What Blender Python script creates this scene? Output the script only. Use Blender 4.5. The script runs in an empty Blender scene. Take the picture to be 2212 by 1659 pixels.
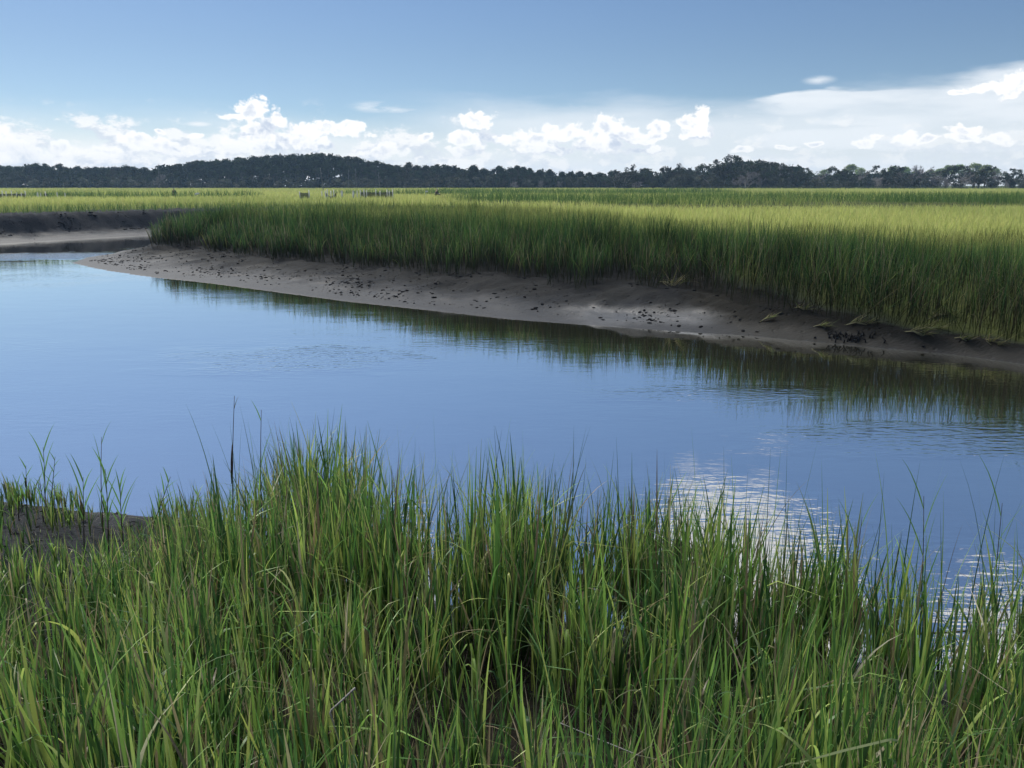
import bpy, bmesh, math, random
import numpy as np
from mathutils import Vector, Matrix
rng = np.random.default_rng(7); random.seed(7)
R = math.radians
sc = bpy.context.scene
col = sc.collection
# ------------------------------------------------------------------ camera
EYE = 3.6; PITCH = R(13.53); FPX = 829.0; K = 1024 / 2212.0
cam = bpy.data.cameras.new('camera'); camo = bpy.data.objects.new('camera', cam); col.objects.link(camo)
camo.location = (0, 0, EYE); camo.rotation_euler = (math.pi / 2 - PITCH, 0, 0)
cam.sensor_width = 36; cam.lens = FPX / 1024 * 36; cam.clip_start = 0.05; cam.clip_end = 20000
sc.camera = camo
def ray(x, y):
    r = (x * K - 512) / FPX; u = -(y * K - 384) / FPX
    return np.array([r, math.cos(PITCH) + u * math.sin(PITCH), -math.sin(PITCH) + u * math.cos(PITCH)])
def on_z(x, y, z=0.0):
    d = ray(x, y); t = (z - EYE) / d[2]
    return np.array([d[0] * t, d[1] * t])
def at_d(x, y, dist):
    d = ray(x, y); t = dist / d[1]
    return np.array([d[0] * t, dist, EYE + d[2] * t])
def azel(x, y):
    d = ray(x, y)
    return math.degrees(math.atan2(d[0], d[1])), math.degrees(math.atan2(d[2], math.hypot(d[0], d[1])))
# ------------------------------------------------------------------ helpers
def tag(o, label=None, cat=None, group=None, kind=None):
    if label: o['label'] = label
    if cat: o['category'] = cat
    if group: o['group'] = group
    if kind: o['kind'] = kind
    return o
def empty(name, loc=(0, 0, 0), rz=0.0):
    o = bpy.data.objects.new(name, None); o.empty_display_size = .3
    o.location = loc; o.rotation_euler = (0, 0, rz); col.objects.link(o); return o
def mesh_np(name, V, F, mat, parent=None, colr=None, smooth=False):
    """V (n,3), F (m,k) all the same k"""
    V = np.asarray(V, dtype=np.float32); F = np.asarray(F, dtype=np.int32)
    me = bpy.data.meshes.new(name); k = F.shape[1]; m = F.shape[0]
    me.vertices.add(len(V)); me.vertices.foreach_set('co', V.ravel())
    me.loops.add(m * k); me.loops.foreach_set('vertex_index', F.ravel())
    me.polygons.add(m)
    me.polygons.foreach_set('loop_start', np.arange(0, m * k, k, dtype=np.int32))
    me.polygons.foreach_set('loop_total', np.full(m, k, dtype=np.int32))
    if smooth: me.polygons.foreach_set('use_smooth', np.ones(m, dtype=bool))
    me.update(calc_edges=True)
    if colr is not None:
        a = me.attributes.new('tint', 'FLOAT_COLOR', 'POINT')
        c = np.ones((len(V), 4), dtype=np.float32); c[:, :3] = colr
        a.data.foreach_set('color', c.ravel())
    if mat: me.materials.append(mat)
    o = bpy.data.objects.new(name, me); col.objects.link(o)
    if parent: o.parent = parent
    return o
def copy_tree(o, parent=None):
    c = o.copy(); col.objects.link(c)
    if parent: c.parent = parent
    for ch in list(o.children): copy_tree(ch, c)
    return c
class MB:
    """collects tubes / boxes / ribbons, builds ONE mesh"""
    def __init__(s): s.V = []; s.F = []; s.n = 0
    def add(s, V, F):
        V = np.asarray(V, float); F = np.asarray(F, int); s.V.append(V); s.F.append(F + s.n); s.n += len(V)
    def tube(s, pts, rad, sides=6):
        pts = np.asarray(pts, float); n = len(pts)
        rad = np.broadcast_to(np.asarray(rad, float), (n,))
        tan = np.gradient(pts, axis=0); tan /= np.linalg.norm(tan, axis=1)[:, None] + 1e-9
        ref = np.array([0.0, 1, 0]) if abs(tan[0][2]) > .7 else np.array([0, 0, 1.0])
        a = np.cross(tan, ref); a /= np.linalg.norm(a, axis=1)[:, None] + 1e-9; b = np.cross(tan, a)
        ang = np.arange(sides) * 2 * math.pi / sides
        V = pts[:, None] + rad[:, None, None] * (np.cos(ang)[None, :, None] * a[:, None] + np.sin(ang)[None, :, None] * b[:, None])
        V = V.reshape(-1, 3); F = []
        for i in range(n - 1):
            for j in range(sides):
                F.append((i * sides + j, i * sides + (j + 1) % sides, (i + 1) * sides + (j + 1) % sides, (i + 1) * sides + j))
        c0 = len(V); V = np.vstack([V, pts[0], pts[-1]])
        for j in range(sides):
            F.append((c0, (j + 1) % sides, j, j)); e = (n - 1) * sides
            F.append((c0 + 1, e + j, e + (j + 1) % sides, e + (j + 1) % sides))
        s.add(V, F)
    def box(s, c, d):
        c = np.array(c, float); d = np.array(d, float) / 2
        V = [c + d * np.array(q) for q in ((-1,-1,-1),(1,-1,-1),(1,1,-1),(-1,1,-1),(-1,-1,1),(1,-1,1),(1,1,1),(-1,1,1))]
        s.add(V, [(0,3,2,1),(4,5,6,7),(0,1,5,4),(1,2,6,5),(2,3,7,6),(3,0,4,7)])
    def strip(s, pts, wid, side):
        pts = np.asarray(pts, float); n = len(pts); wid = np.asarray(wid, float)
        side = np.asarray(side, float)
        V = np.stack([pts - side * wid[:, None] / 2, pts + side * wid[:, None] / 2], 1).reshape(-1, 3)
        s.add(V, [(2*i, 2*i+1, 2*i+3, 2*i+2) for i in range(n - 1)])
    def build(s, name, mat, parent=None, smooth=True):
        V = np.vstack(s.V)
        me = bpy.data.meshes.new(name)
        F = [tuple(dict.fromkeys(int(i) for i in f)) for f in np.vstack(s.F)]
        me.from_pydata([tuple(v) for v in V], [], F); me.update()
        if smooth:
            for p in me.polygons: p.use_smooth = True
        me.materials.append(mat)
        o = bpy.data.objects.new(name, me); col.objects.link(o)
        if parent: o.parent = parent
        return o
# value noise in numpy
def vnoise(x, y, seed=0):
    xi = np.floor(x).astype(np.int64); yi = np.floor(y).astype(np.int64); xf = x - xi; yf = y - yi
    def h(a, b):
        n = (a * 374761393 + b * 668265263 + seed * 1442695041) & 0xffffffff
        n = ((n ^ (n >> 13)) * 1274126177) & 0xffffffff
        return ((n ^ (n >> 16)) & 0xffff) / 65535.0
    u = xf * xf * (3 - 2 * xf); v = yf * yf * (3 - 2 * yf)
    return (h(xi, yi) * (1-u) + h(xi+1, yi) * u) * (1-v) + (h(xi, yi+1) * (1-u) + h(xi+1, yi+1) * u) * v
def fbm(x, y, o=4, seed=0):
    s = 0; a = .5
    for i in range(o): s = s + a * vnoise(x * 2**i + 17.3 * i, y * 2**i - 9.1 * i, seed + i); a *= .5
    return s
def sstep(a, b, x):
    t = np.clip((x - a) / (b - a), 0, 1); return t * t * (3 - 2 * t)
# ------------------------------------------------------------------ node helpers
class NG:
    def __init__(s, tree): s.t = tree; s.n = tree.nodes; s.l = tree.links
    def new(s, typ, **kw):
        n = s.n.new(typ)
        for k, v in kw.items(): setattr(n, k, v)
        return n
    def put(s, sock, v):
        if isinstance(v, bpy.types.NodeSocket): s.l.new(v, sock)
        elif v is not None: sock.default_value = v
    def math(s, op, a, b=None, c=None, clamp=False):
        n = s.new('ShaderNodeMath', operation=op); n.use_clamp = clamp
        for i, v in enumerate((a, b, c)): s.put(n.inputs[i], v)
        return n.outputs[0]
    def vec(s, op, a, b=None, c=None, out=0):
        n = s.new('ShaderNodeVectorMath', operation=op)
        for i, v in enumerate((a, b, c)): s.put(n.inputs[i], v)
        if op == 'SCALE' : pass
        return n.outputs[out]
    def ss(s, x, a, b, lo=0.0, hi=1.0):
        n = s.new('ShaderNodeMapRange', interpolation_type='SMOOTHSTEP')
        for i, v in enumerate((x, a, b, lo, hi)): s.put(n.inputs[i], v)
        return n.outputs[0]
    def mix(s, f, a, b):
        n = s.new('ShaderNodeMix', data_type='RGBA'); s.put(n.inputs[0], f); s.put(n.inputs[6], a); s.put(n.inputs[7], b)
        return n.outputs[2]
    def noise(s, v, scale, detail=3.0, rough=.5, dims='3D', out='Fac'):
        n = s.new('ShaderNodeTexNoise', noise_dimensions=dims); s.put(n.inputs['Vector'], v)
        n.inputs['Scale'].default_value = scale; n.inputs['Detail'].default_value = detail; n.inputs['Roughness'].default_value = rough
        return n.outputs[out]
def material(name):
    m = bpy.data.materials.new(name); m.use_nodes = True; g = NG(m.node_tree)
    b = m.node_tree.nodes['Principled BSDF']; out = m.node_tree.nodes['Material Output']
    return m, g, b, out
def simple(name, c, rough=.7, var=.25, scale=6.0, spec=.3):
    m, g, b, o = material(name)
    tc = g.new('ShaderNodeTexCoord')
    f = g.noise(tc.outputs['Object'], scale, 4)
    c2 = tuple(x * (1 - var) for x in c) + (1,); c1 = tuple(min(1, x * (1 + var)) for x in c) + (1,)
    g.put(b.inputs['Base Color'], g.mix(f, c2, c1)); b.inputs['Roughness'].default_value = rough
    b.inputs['Specular IOR Level'].default_value = spec
    return m
def leafy(name, transl=.35, rough=.5, spec=.25, objvar=0.0, gain=1.0):
    """colour from the per-blade 'tint' attribute, part of the light passes through"""
    m, g, b, o = material(name)
    a = g.new('ShaderNodeAttribute', attribute_name='tint')
    c = a.outputs['Color']
    if objvar:
        oi = g.new('ShaderNodeObjectInfo')
        hs = g.new('ShaderNodeHueSaturation')
        g.put(hs.inputs['Value'], g.math('MULTIPLY_ADD', oi.outputs['Random'], 2 * objvar, gain - objvar))
        g.put(hs.inputs['Hue'], g.math('MULTIPLY_ADD', oi.outputs['Random'], .04, .48))
        g.put(hs.inputs['Color'], c); c = hs.outputs[0]
    g.put(b.inputs['Base Color'], c); b.inputs['Roughness'].default_value = rough; b.inputs['Specular IOR Level'].default_value = spec
    t = g.new('ShaderNodeBsdfTranslucent'); g.put(t.inputs['Color'], c)
    mx = g.new('ShaderNodeMixShader'); mx.inputs[0].default_value = transl
    g.l.new(b.outputs[0], mx.inputs[1]); g.l.new(t.outputs[0], mx.inputs[2]); g.l.new(mx.outputs[0], o.inputs['Surface'])
    return m
# ------------------------------------------------------------------ sky
SUN_EL, SUN_AZ = 46.0, -38.0          # azimuth measured from +Y towards +X
def build_world():
    w = bpy.data.worlds.new('World'); sc.world = w; w.use_nodes = True
    t = w.node_tree; t.nodes.clear(); g = NG(t)
    # --- cloud density group: input direction in degrees (azimuth, elevation)
    gt = bpy.data.node_groups.new('cumulus_density', 'ShaderNodeTree')
    gt.interface.new_socket('P', in_out='INPUT', socket_type='NodeSocketVector')
    gt.interface.new_socket('D', in_out='OUTPUT', socket_type='NodeSocketFloat')
    q = NG(gt); gi = q.new('NodeGroupInput'); go = q.new('NodeGroupOutput')
    P = gi.outputs[0]
    n1 = q.noise(P, .55, 2, .5, out='Color')
    Pw = q.vec('ADD', P, q.vec('SCALE', q.vec('SUBTRACT', n1, (.5, .5, .5)), None))
    Pw.node.inputs[1].links[0].from_node.inputs['Scale'].default_value = 1.1
    blobs = CUMULI
    cur = None
    for (x, y, rx, ry) in blobs:
        a, e = azel(x, y); ra = rx * K / FPX * 57.3; re = ry * K / FPX * 57.3
        v = q.vec('MULTIPLY_ADD', Pw, (1 / ra, 1 / re, 0), (-a / ra, -e / re, 0))
        ln = q.vec('LENGTH', v, out=1)
        cur = ln if cur is None else q.math('SMOOTH_MIN', cur, ln, .25)
    vo = q.new('ShaderNodeTexVoronoi', feature='F1', voronoi_dimensions='2D'); q.put(vo.inputs['Vector'], q.vec('MULTIPLY', Pw, (1, 1.15, 0)))
    vo.inputs['Scale'].default_value = .95; vo.inputs['Detail'].default_value = 3.0; vo.inputs['Roughness'].default_value = .55; vo.inputs['Lacunarity'].default_value = 2.3
    fb = q.noise(P, 1.6, 5, .6)
    d = q.math('SUBTRACT', 1.42, cur)
    d = q.math('MULTIPLY_ADD', q.math('SUBTRACT', .42, vo.outputs['Distance']), .75, d)
    d = q.math('MULTIPLY_ADD', q.math('SUBTRACT', fb, .5), .8, d)
    q.put(go.inputs[0], d)
    # --- direction -> degrees
    tc = g.new('ShaderNodeTexCoord'); sx = g.new('ShaderNodeSeparateXYZ'); g.put(sx.inputs[0], tc.outputs['Generated'])
    az = g.math('MULTIPLY', g.math('ARCTAN2', sx.outputs[0], sx.outputs[1]), 57.2958)
    el = g.math('MULTIPLY', g.math('ARCSINE', sx.outputs[2]), 57.2958)
    cb = g.new('ShaderNodeCombineXYZ'); g.put(cb.inputs[0], az); g.put(cb.inputs[1], el)
    P = cb.outputs[0]
    def grp(p):
        n = g.new('ShaderNodeGroup'); n.node_tree = gt; g.put(n.inputs[0], p); return n.outputs[0]
    D0 = grp(P); D1 = grp(g.vec('ADD', P, (-.8, 1.05, 0)))
    a_cu = g.ss(D0, -.06, .34)
    lit = g.math('SUBTRACT', D0, D1)
    # self shadow: thick parts away from the sun go blue grey
    br = g.math('ADD', g.ss(lit, -.48, .36), 0.0)
    br = g.math('MAXIMUM', br, g.ss(D0, .7, .1, 0, .55))
    gp = g.math('MULTIPLY', g.ss(g.noise(P, .75, 4, .6), .45, .62), g.ss(D0, .45, 1.1))
    br = g.math('MULTIPLY', br, g.math('MULTIPLY_ADD', gp, -.65, 1.0))
    # --- veil of thin layered cloud low over the horizon and a sheet on the right
    st = g.noise(g.vec('MULTIPLY', P, (.10, .55, 0)), 1.0, 5, .55)
    # anvil sheet, right
    lowband = g.ss(g.math('ADD', el, g.math('MULTIPLY_ADD', st, 3.0, -1.5)), 5.2, .9)
    mid = g.ss(g.math('ADD', el, g.math('MULTIPLY_ADD', st, 3.2, -1.6)), 6.0, 3.6)
    mid = g.math('MULTIPLY', mid, g.ss(az, -12.0, 2.0, 0, .75))
    wv = g.noise(g.vec('MULTIPLY', P, (.16, .8, 0)), 1.0, 4, .55, out='Color')
    Pv = g.vec('MULTIPLY_ADD', g.vec('SUBTRACT', wv, (.5, .5, .5)), (7, 1.7, 0), P)
    sh = None
    for (x, y, rx, ry) in ((2080, 215, 470, 30), (2200, 235, 420, 62), (1980, 252, 260, 20), (2250, 185, 190, 40), (2170, 186, 120, 22), (1800, 210, 190, 16), (2000, 300, 520, 34)):
        a, e = azel(x, y); ra = rx * K / FPX * 57.3; re = ry * K / FPX * 57.3
        v = g.vec('LENGTH', g.vec('MULTIPLY_ADD', Pv, (1 / ra, 1 / re, 0), (-a / ra, -e / re, 0)), out=1)
        f = g.ss(v, 1.15, .62)
        sh = f if sh is None else g.math('MAXIMUM', sh, f)
    sh = g.math('MULTIPLY', sh, g.ss(st, .30, .58, .70, 1.0))
    veil = g.math('MAXIMUM', g.math('MULTIPLY', lowband, .88), g.math('MAXIMUM', mid, g.math('MULTIPLY', sh, .92)))
    wisp = g.noise(g.vec('MULTIPLY', P, (.22, .9, 0)), 1.0, 5, .6)
    wm = None
    for (x, y, rx, ry) in ((815, 231, 70, 14), (1770, 173, 34, 10), (1620, 260, 80, 10), (430, 268, 40, 8), (860, 238, 60, 7)):
        a, e = azel(x, y); ra = rx * K / FPX * 57.3; re = ry * K / FPX * 57.3
        v = g.vec('LENGTH', g.vec('MULTIPLY_ADD', P, (1 / ra, 1 / re, 0), (-a / ra, -e / re, 0)), out=1)
        f = g.math('MULTIPLY', g.ss(v, 1.15, .0), g.ss(wisp, .38, .62))
        wm = f if wm is None else g.math('MAXIMUM', wm, f)
    veil = g.math('MAXIMUM', veil, g.math('MULTIPLY', wm, .8))
    # --- the bright cloud deck overhead that the creek mirrors
    dk = g.noise(g.vec('MULTIPLY', P, (.05, .085, 0)), 1.0, 5, .55)
    deck = g.ss(g.math('ADD', g.math('MULTIPLY_ADD', dk, 22.0, -11.0), el), 30.0, 37.0)
    for (a, e, ra, re) in ((15.3, 25.3, 5.6, 6.3), (20.5, 28, 5, 4.5), (37, 29, 7, 5.5), (-8.5, 28, 4, 4.5)):
        v = g.vec('LENGTH', g.vec('MULTIPLY_ADD', P, (1 / ra, 1 / re, 0), (-a / ra, -e / re, 0)), out=1)
        deck = g.math('MAXIMUM', deck, g.ss(g.math('ADD', v, g.math('MULTIPLY_ADD', g.noise(P, .35, 4, .55), 1.2, -.6)), 1.12, .7))
    deck = g.math('MULTIPLY', deck, g.ss(g.math('MULTIPLY_ADD', sx.outputs[0], -.35, sx.outputs[1]), -.45, .30))  # deck faded out behind the camera, shaped to keep camera-facing sides dim
    deck2 = g.noise(g.vec('MULTIPLY', tc.outputs['Generated'], (1, 1, 1)), 4.0, 5, .6)
    # --- shaders
    sky = g.new('ShaderNodeTexSky', sky_type='NISHITA'); sky.sun_disc = False
    sky.sun_elevation = R(SUN_EL); sky.sun_rotation = R(SUN_AZ); sky.air_density = 1.0; sky.dust_density = .35; sky.ozone_density = 2.2
    bg = g.new('ShaderNodeBackground'); g.put(bg.inputs[0], g.vec('MULTIPLY', sky.outputs[0], g.mix(g.ss(el, 9.0, 1.0), (.84, .95, 1.12, 1), (.88, 1.06, 1.34, 1)))); bg.inputs[1].default_value = SKY
    cv = g.new('ShaderNodeBackground'); g.put(cv.inputs[0], g.mix(g.ss(az, 8.0, -24.0), (.86, .91, .96, 1), (.98, .99, 1.0, 1))); cv.inputs[1].default_value = .72
    cc = g.new('ShaderNodeBackground'); g.put(cc.inputs[0], g.mix(br, (.56, .64, .77, 1), (1, 1, 1, 1))); cc.inputs[1].default_value = .74
    cd = g.new('ShaderNodeBackground'); g.put(cd.inputs[0], g.mix(g.ss(deck2, .35, .65), (.62, .66, .72, 1), (1, .98, .95, 1))); g.put(cd.inputs[1], g.ss(el, 28.0, 42.0, .62, 1.9))
    def mixs(f, a, b):
        m = g.new('ShaderNodeMixShader'); g.put(m.inputs[0], f); g.l.new(a, m.inputs[1]); g.l.new(b, m.inputs[2]); return m.outputs[0]
    s = mixs(veil, bg.outputs[0], cv.outputs[0])
    # a broken bank of small distant cumuli just over the trees
    nb = g.noise(g.vec('MULTIPLY', P, (.34, .62, 0)), 1.0, 6, .62); nbu = g.noise(g.vec('MULTIPLY_ADD', P, (.34, .62, 0), (-.16, .34, 0)), 1.0, 6, .62)
    fb = g.math('MULTIPLY', g.ss(g.math('MULTIPLY_ADD', el, -.050, g.math('ADD', nb, g.ss(az, 2.0, -20.0, .0, .06))), .36, .47), g.ss(el, 5.6, 3.4))
    cb2 = g.new('ShaderNodeBackground'); g.put(cb2.inputs[0], g.mix(g.ss(g.math('SUBTRACT', nb, nbu), -.06, .07), (.70, .76, .85, 1), (1, 1, 1, 1))); cb2.inputs[1].default_value = .72
    s = mixs(g.math('MULTIPLY', fb, g.ss(az, 14.0, -8.0, .42, .85)), s, cb2.outputs[0])
    s = mixs(g.math('MULTIPLY', deck, .9), s, cd.outputs[0])
    # cumuli dissolve into the haze towards their base
    s = mixs(g.math('MULTIPLY', a_cu, g.ss(el, .6, 3.2, .35, 1.0)), s, cc.outputs[0])
    o = g.new('ShaderNodeOutputWorld'); g.l.new(s, o.inputs[0])
    # sun lamp
    sl = bpy.data.lights.new('sun', 'SUN'); so = bpy.data.objects.new('sun', sl); col.objects.link(so)
    sl.energy = SUN; sl.angle = R(SUN_ANG); sl.color = (1, .95, .86)
    d = Vector((math.cos(R(SUN_EL)) * math.sin(R(SUN_AZ)), math.cos(R(SUN_EL)) * math.cos(R(SUN_AZ)), math.sin(R(SUN_EL))))
    so.rotation_euler = (-d).to_track_quat('-Z', 'Y').to_euler(); so.location = d * 60
SKY, SUN, SUN_ANG = .05, 2.4, 9.0
HAZE = .0002
CUMULI = [(548,245,38,28),(506,253,26,10),(560,290,42,32),(592,268,32,20),(575,315,55,28),(690,282,105,16),(762,274,32,15),(640,302,62,22),
 (8,292,14,20),(28,322,26,16),(130,318,22,9),(60,340,55,16),(290,308,34,15),(350,318,55,18),(425,288,18,5),(346,286,10,4),(470,326,30,12),(517,312,28,16),(210,330,60,9),
 (1030,263,38,20),(1012,300,42,20),(920,292,16,9),(1078,300,36,13),(822,324,50,16),(690,322,40,13),(1150,300,42,17),(1190,284,34,17),(1234,288,44,18),(1180,325,60,14),
 (1310,278,42,22),(1352,285,32,18),(1300,312,50,22),(1380,302,34,16),(1426,270,22,18),(1420,296,26,12),(1522,244,16,18),(1500,270,32,24),(1480,262,18,13),(1500,290,30,10),(1600,322,26,7),(1000,330,40,10),(1390,325,40,10),
 (1765,308,18,5),(1900,292,17,8),(1872,308,22,11),(1958,301,27,12),(2005,304,26,8),(2080,285,27,12),(2072,304,34,10),(2150,301,30,12),(1700,320,20,5),
 (2205,184,50,20),(2158,188,34,12),(2118,194,30,7),(2290,176,76,26),(2080,198,24,4)]
build_world()
vs = sc.view_settings; vs.view_transform = 'Standard'; vs.look = 'None'; vs.exposure = 0.55; vs.gamma = 1.0
sc.render.engine = 'CYCLES'
cy = sc.cycles; cy.max_bounces = 6; cy.diffuse_bounces = 3; cy.glossy_bounces = 3; cy.transmission_bounces = 4; cy.transparent_max_bounces = 10; cy.volume_bounces = 1
cy.use_denoising = True; cy.caustics_reflective = False; cy.caustics_refractive = False
# ------------------------------------------------------------------ shorelines in plan
SHORE_PX = [(4200,1500),(3000,960),(2550,835),(2212,787),(2050,765),(1900,752),(1750,738),(1600,724),(1500,719),(1400,712),(1300,705),(1100,690),(900,668),(750,652),(600,632),(450,612),(330,600),(250,589),(190,578),(150,568),
            (180,557),(260,545),(330,536),(430,528),(600,519),(900,511),(1080,503),(1000,494),(800,494),(600,496),(450,500),(330,507),(200,514),(0,526),(-250,540),(-700,560),(-2600,600)]
SH = np.array([on_z(*p) for p in SHORE_PX])
# (width of bare mud, height of the ground where the grass starts) along the vertices of SHORE_PX
MUDW = np.array([.3,.3,.3,.35,.4,.55,.8,1.3,2.7,3.2,3.4,3.6,3.6,3.8,4.3,4.6,4.8,5.0,5.5,6, 4,2,1.2,1.0,1.0,1,1,1.5,2.5,3.5,4,4.2,4.4,4.6,4.6,4.6,4.6])
MUDZ = np.array([.24,.24,.24,.26,.28,.34,.42,.55,.66,.68,.7,.68,.64,.6,.56,.52,.5,.5,.5,.5, .5,.5,.5,.5,.5,.6,.8,1.0,1.2,1.5,1.55,1.6,1.6,1.6,1.6,1.6,1.6])
NEAR = np.array([(-60,22),(-20,11.5),(-6.5,8.9),(-4.8,8.45),(-3.3,8.2),(-2.6,7.5),(-1.5,7.0),(0,6.5),(2,5.95),(4,5.5),(6,5.3),(15,6.2),(60,14)], float)
def seg_dist(P, L):
    """distance and fractional parameter to polyline L"""
    best = np.full(len(P), 1e9); par = np.zeros(len(P))
    for i in range(len(L) - 1):
        a, b = L[i], L[i + 1]; ab = b - a
        t = np.clip(((P - a) @ ab) / (ab @ ab), 0, 1)
        d = np.hypot(*(P - (a + t[:, None] * ab)).T)
        m = d < best; best[m] = d[m]; par[m] = i + t[m]
    return best, par
def inside(P, poly):
    c = np.zeros(len(P), bool); n = len(poly); x, y = P.T; j = n - 1
    for i in range(n):
        xi, yi = poly[i]; xj, yj = poly[j]
        cond = ((yi > y) != (yj > y)) & (x < (xj - xi) * (y - yi) / (yj - yi + 1e-12) + xi)
        c ^= cond; j = i
    return c
LAND = np.vstack([SH, [(-4000, SH[-1][1]), (-4000, 6000), (4000, 6000), (4000, SH[0][1])]])
# hollows of farther creeks in the marsh (centre line in plan, half width) and rise of tall grass behind them
GAPS = [(np.array([(-3, 92), (4, 82), (16, 77), (38, 78), (52, 84)], float), 5.0),
        (np.array([(27, 93), (40, 88), (56, 86), (70, 92), (90, 110)], float), 6.0),
        (np.array([(-12, 172), (5, 165), (22, 160), (40, 170)], float), 9.0),
        (np.array([(-70, 118), (-52, 112), (-40, 118)], float), 3.0),
        (np.array([(-30, 150), (-18, 146), (-5, 152)], float), 4.0)]
def gap_info(P):
    g = np.zeros(len(P)); back = np.zeros(len(P))
    for L, w in GAPS:
        d, p = seg_dist(P, L)
        g = np.maximum(g, 1 - sstep(w * .8, w * 1.15, d))
        d2, p2 = seg_dist(P - np.array([0, w * 2.3]), L)
        back = np.maximum(back, (1 - sstep(w * .6, w * 1.6, d2)))
    return g, back * (1 - g)
def terrain(P, detail=True):
    """height, mud fraction coordinate q (0 waterline .. 1 grass edge), side: 0 far 1 near"""
    x, y = P.T
    dF, pF = seg_dist(P, SH); inF = inside(P, LAND)
    dN, pN = seg_dist(P, NEAR)
    yn = np.interp(x, NEAR[:, 0], NEAR[:, 1]); inN = y < yn
    W = np.interp(pF, np.arange(len(SH)), MUDW); ZG = np.interp(pF, np.arange(len(SH)), MUDZ)
    jit = (fbm(x * .9, y * .9, 3, 5) - .45) * 1.5
    cut = pF > 26.5                                       # the steep cut bank of the outer bend
    q = dF / np.maximum(W * (1 + np.where(cut, .12, .35) * jit), .3)
    t = np.clip(q, 0, 1)
    zm = np.where(cut, ZG * (.38 * t + .62 * sstep(.62, 1.0, t)), ZG * (t * .6 + .4 * t * t))
    plat = np.where(cut, 1.62, 1.36)
    zF = np.where(q < 1, zm, ZG + (plat - ZG) * sstep(0, np.where(x > 5, 4.2, 5.5), dF - W))
    g, back = gap_info(P)
    zF = zF - g * .9
    zF = zF + .10 * (fbm(x * .05, y * .05, 3, 9) - .45) * sstep(2, 20, dF)
    # near bank
    zN = np.clip(.30 * dN, 0, .30 * 6.4) * (1 - .25 * sstep(-2.2, -3.4, x)) 
    zN = np.where(x < -2.4, np.minimum(zN, .42 + .25 * np.maximum(dN - 1.2, 0)) + .22 * sstep(0, .25, dN) * sstep(-2.6, -3.3, x) , zN)
    zN = np.minimum(zN, 1.95)
    deep = np.minimum(np.minimum(dF, dN), 4.0)
    z = np.where(inN, zN, np.where(inF, zF, -.03 - .22 * deep))
    qq = np.where(inN, dN, q)
    if detail:
        land = inN | inF
        lump = (fbm(x * 1.1, y * 1.1, 4, 21) - .47) * .16 * np.where(inN, 1.0, np.clip(q * 1.3, .1, 1)) * (dF < 30)
        # crumbling slabs on the banks
        lump += np.where((q > .35) & (q < 1.3) & inF, (np.abs(fbm(x * .8 + y * .3, y * 2.0, 3, 33) - .5) - .12) * .5 * np.where(cut, .9, .45) + np.where(cut, .22 * (fbm(x * 2.4, y * 3.5, 3, 35) - .45), 0), 0)
        lump = np.where(inN, lump + (fbm(x * 5, y * 5, 3, 71) - .47) * .09, lump)
        z = z + np.where(land, lump * sstep(0, .5, np.where(inN, dN, dF)), 0)
    return z, qq, inN, inF
def zat(x, y):
    return float(terrain(np.array([[x, y]], float))[0][0])
def axis(pieces):
    out = []
    for a, b, st in pieces: out += list(np.arange(a, b, st))
    return np.array(out)
gx = np.concatenate([-np.geomspace(1300, 47, 26), axis([(-45, -12, .34), (-12, 12, .11), (12, 45, .28)]), np.geomspace(45.3, 1300, 26)])
gy = np.concatenate([np.array([-60, -30, -12, -4, -1, .5]), axis([(1, 9, .1), (9, 14, .4), (14, 34, .11), (34, 75, .25)]), np.geomspace(75.3, 1300, 60)])
GX, GY = np.meshgrid(gx, gy); PP = np.stack([GX.ravel(), GY.ravel()], 1)
GZ, GQ, GN_, GF_ = terrain(PP)
nx, ny = len(gx), len(gy); idx = np.arange(nx * ny).reshape(ny, nx)
FQ = np.stack([idx[:-1, :-1], idx[:-1, 1:], idx[1:, 1:], idx[1:, :-1]], -1).reshape(-1, 4)
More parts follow.
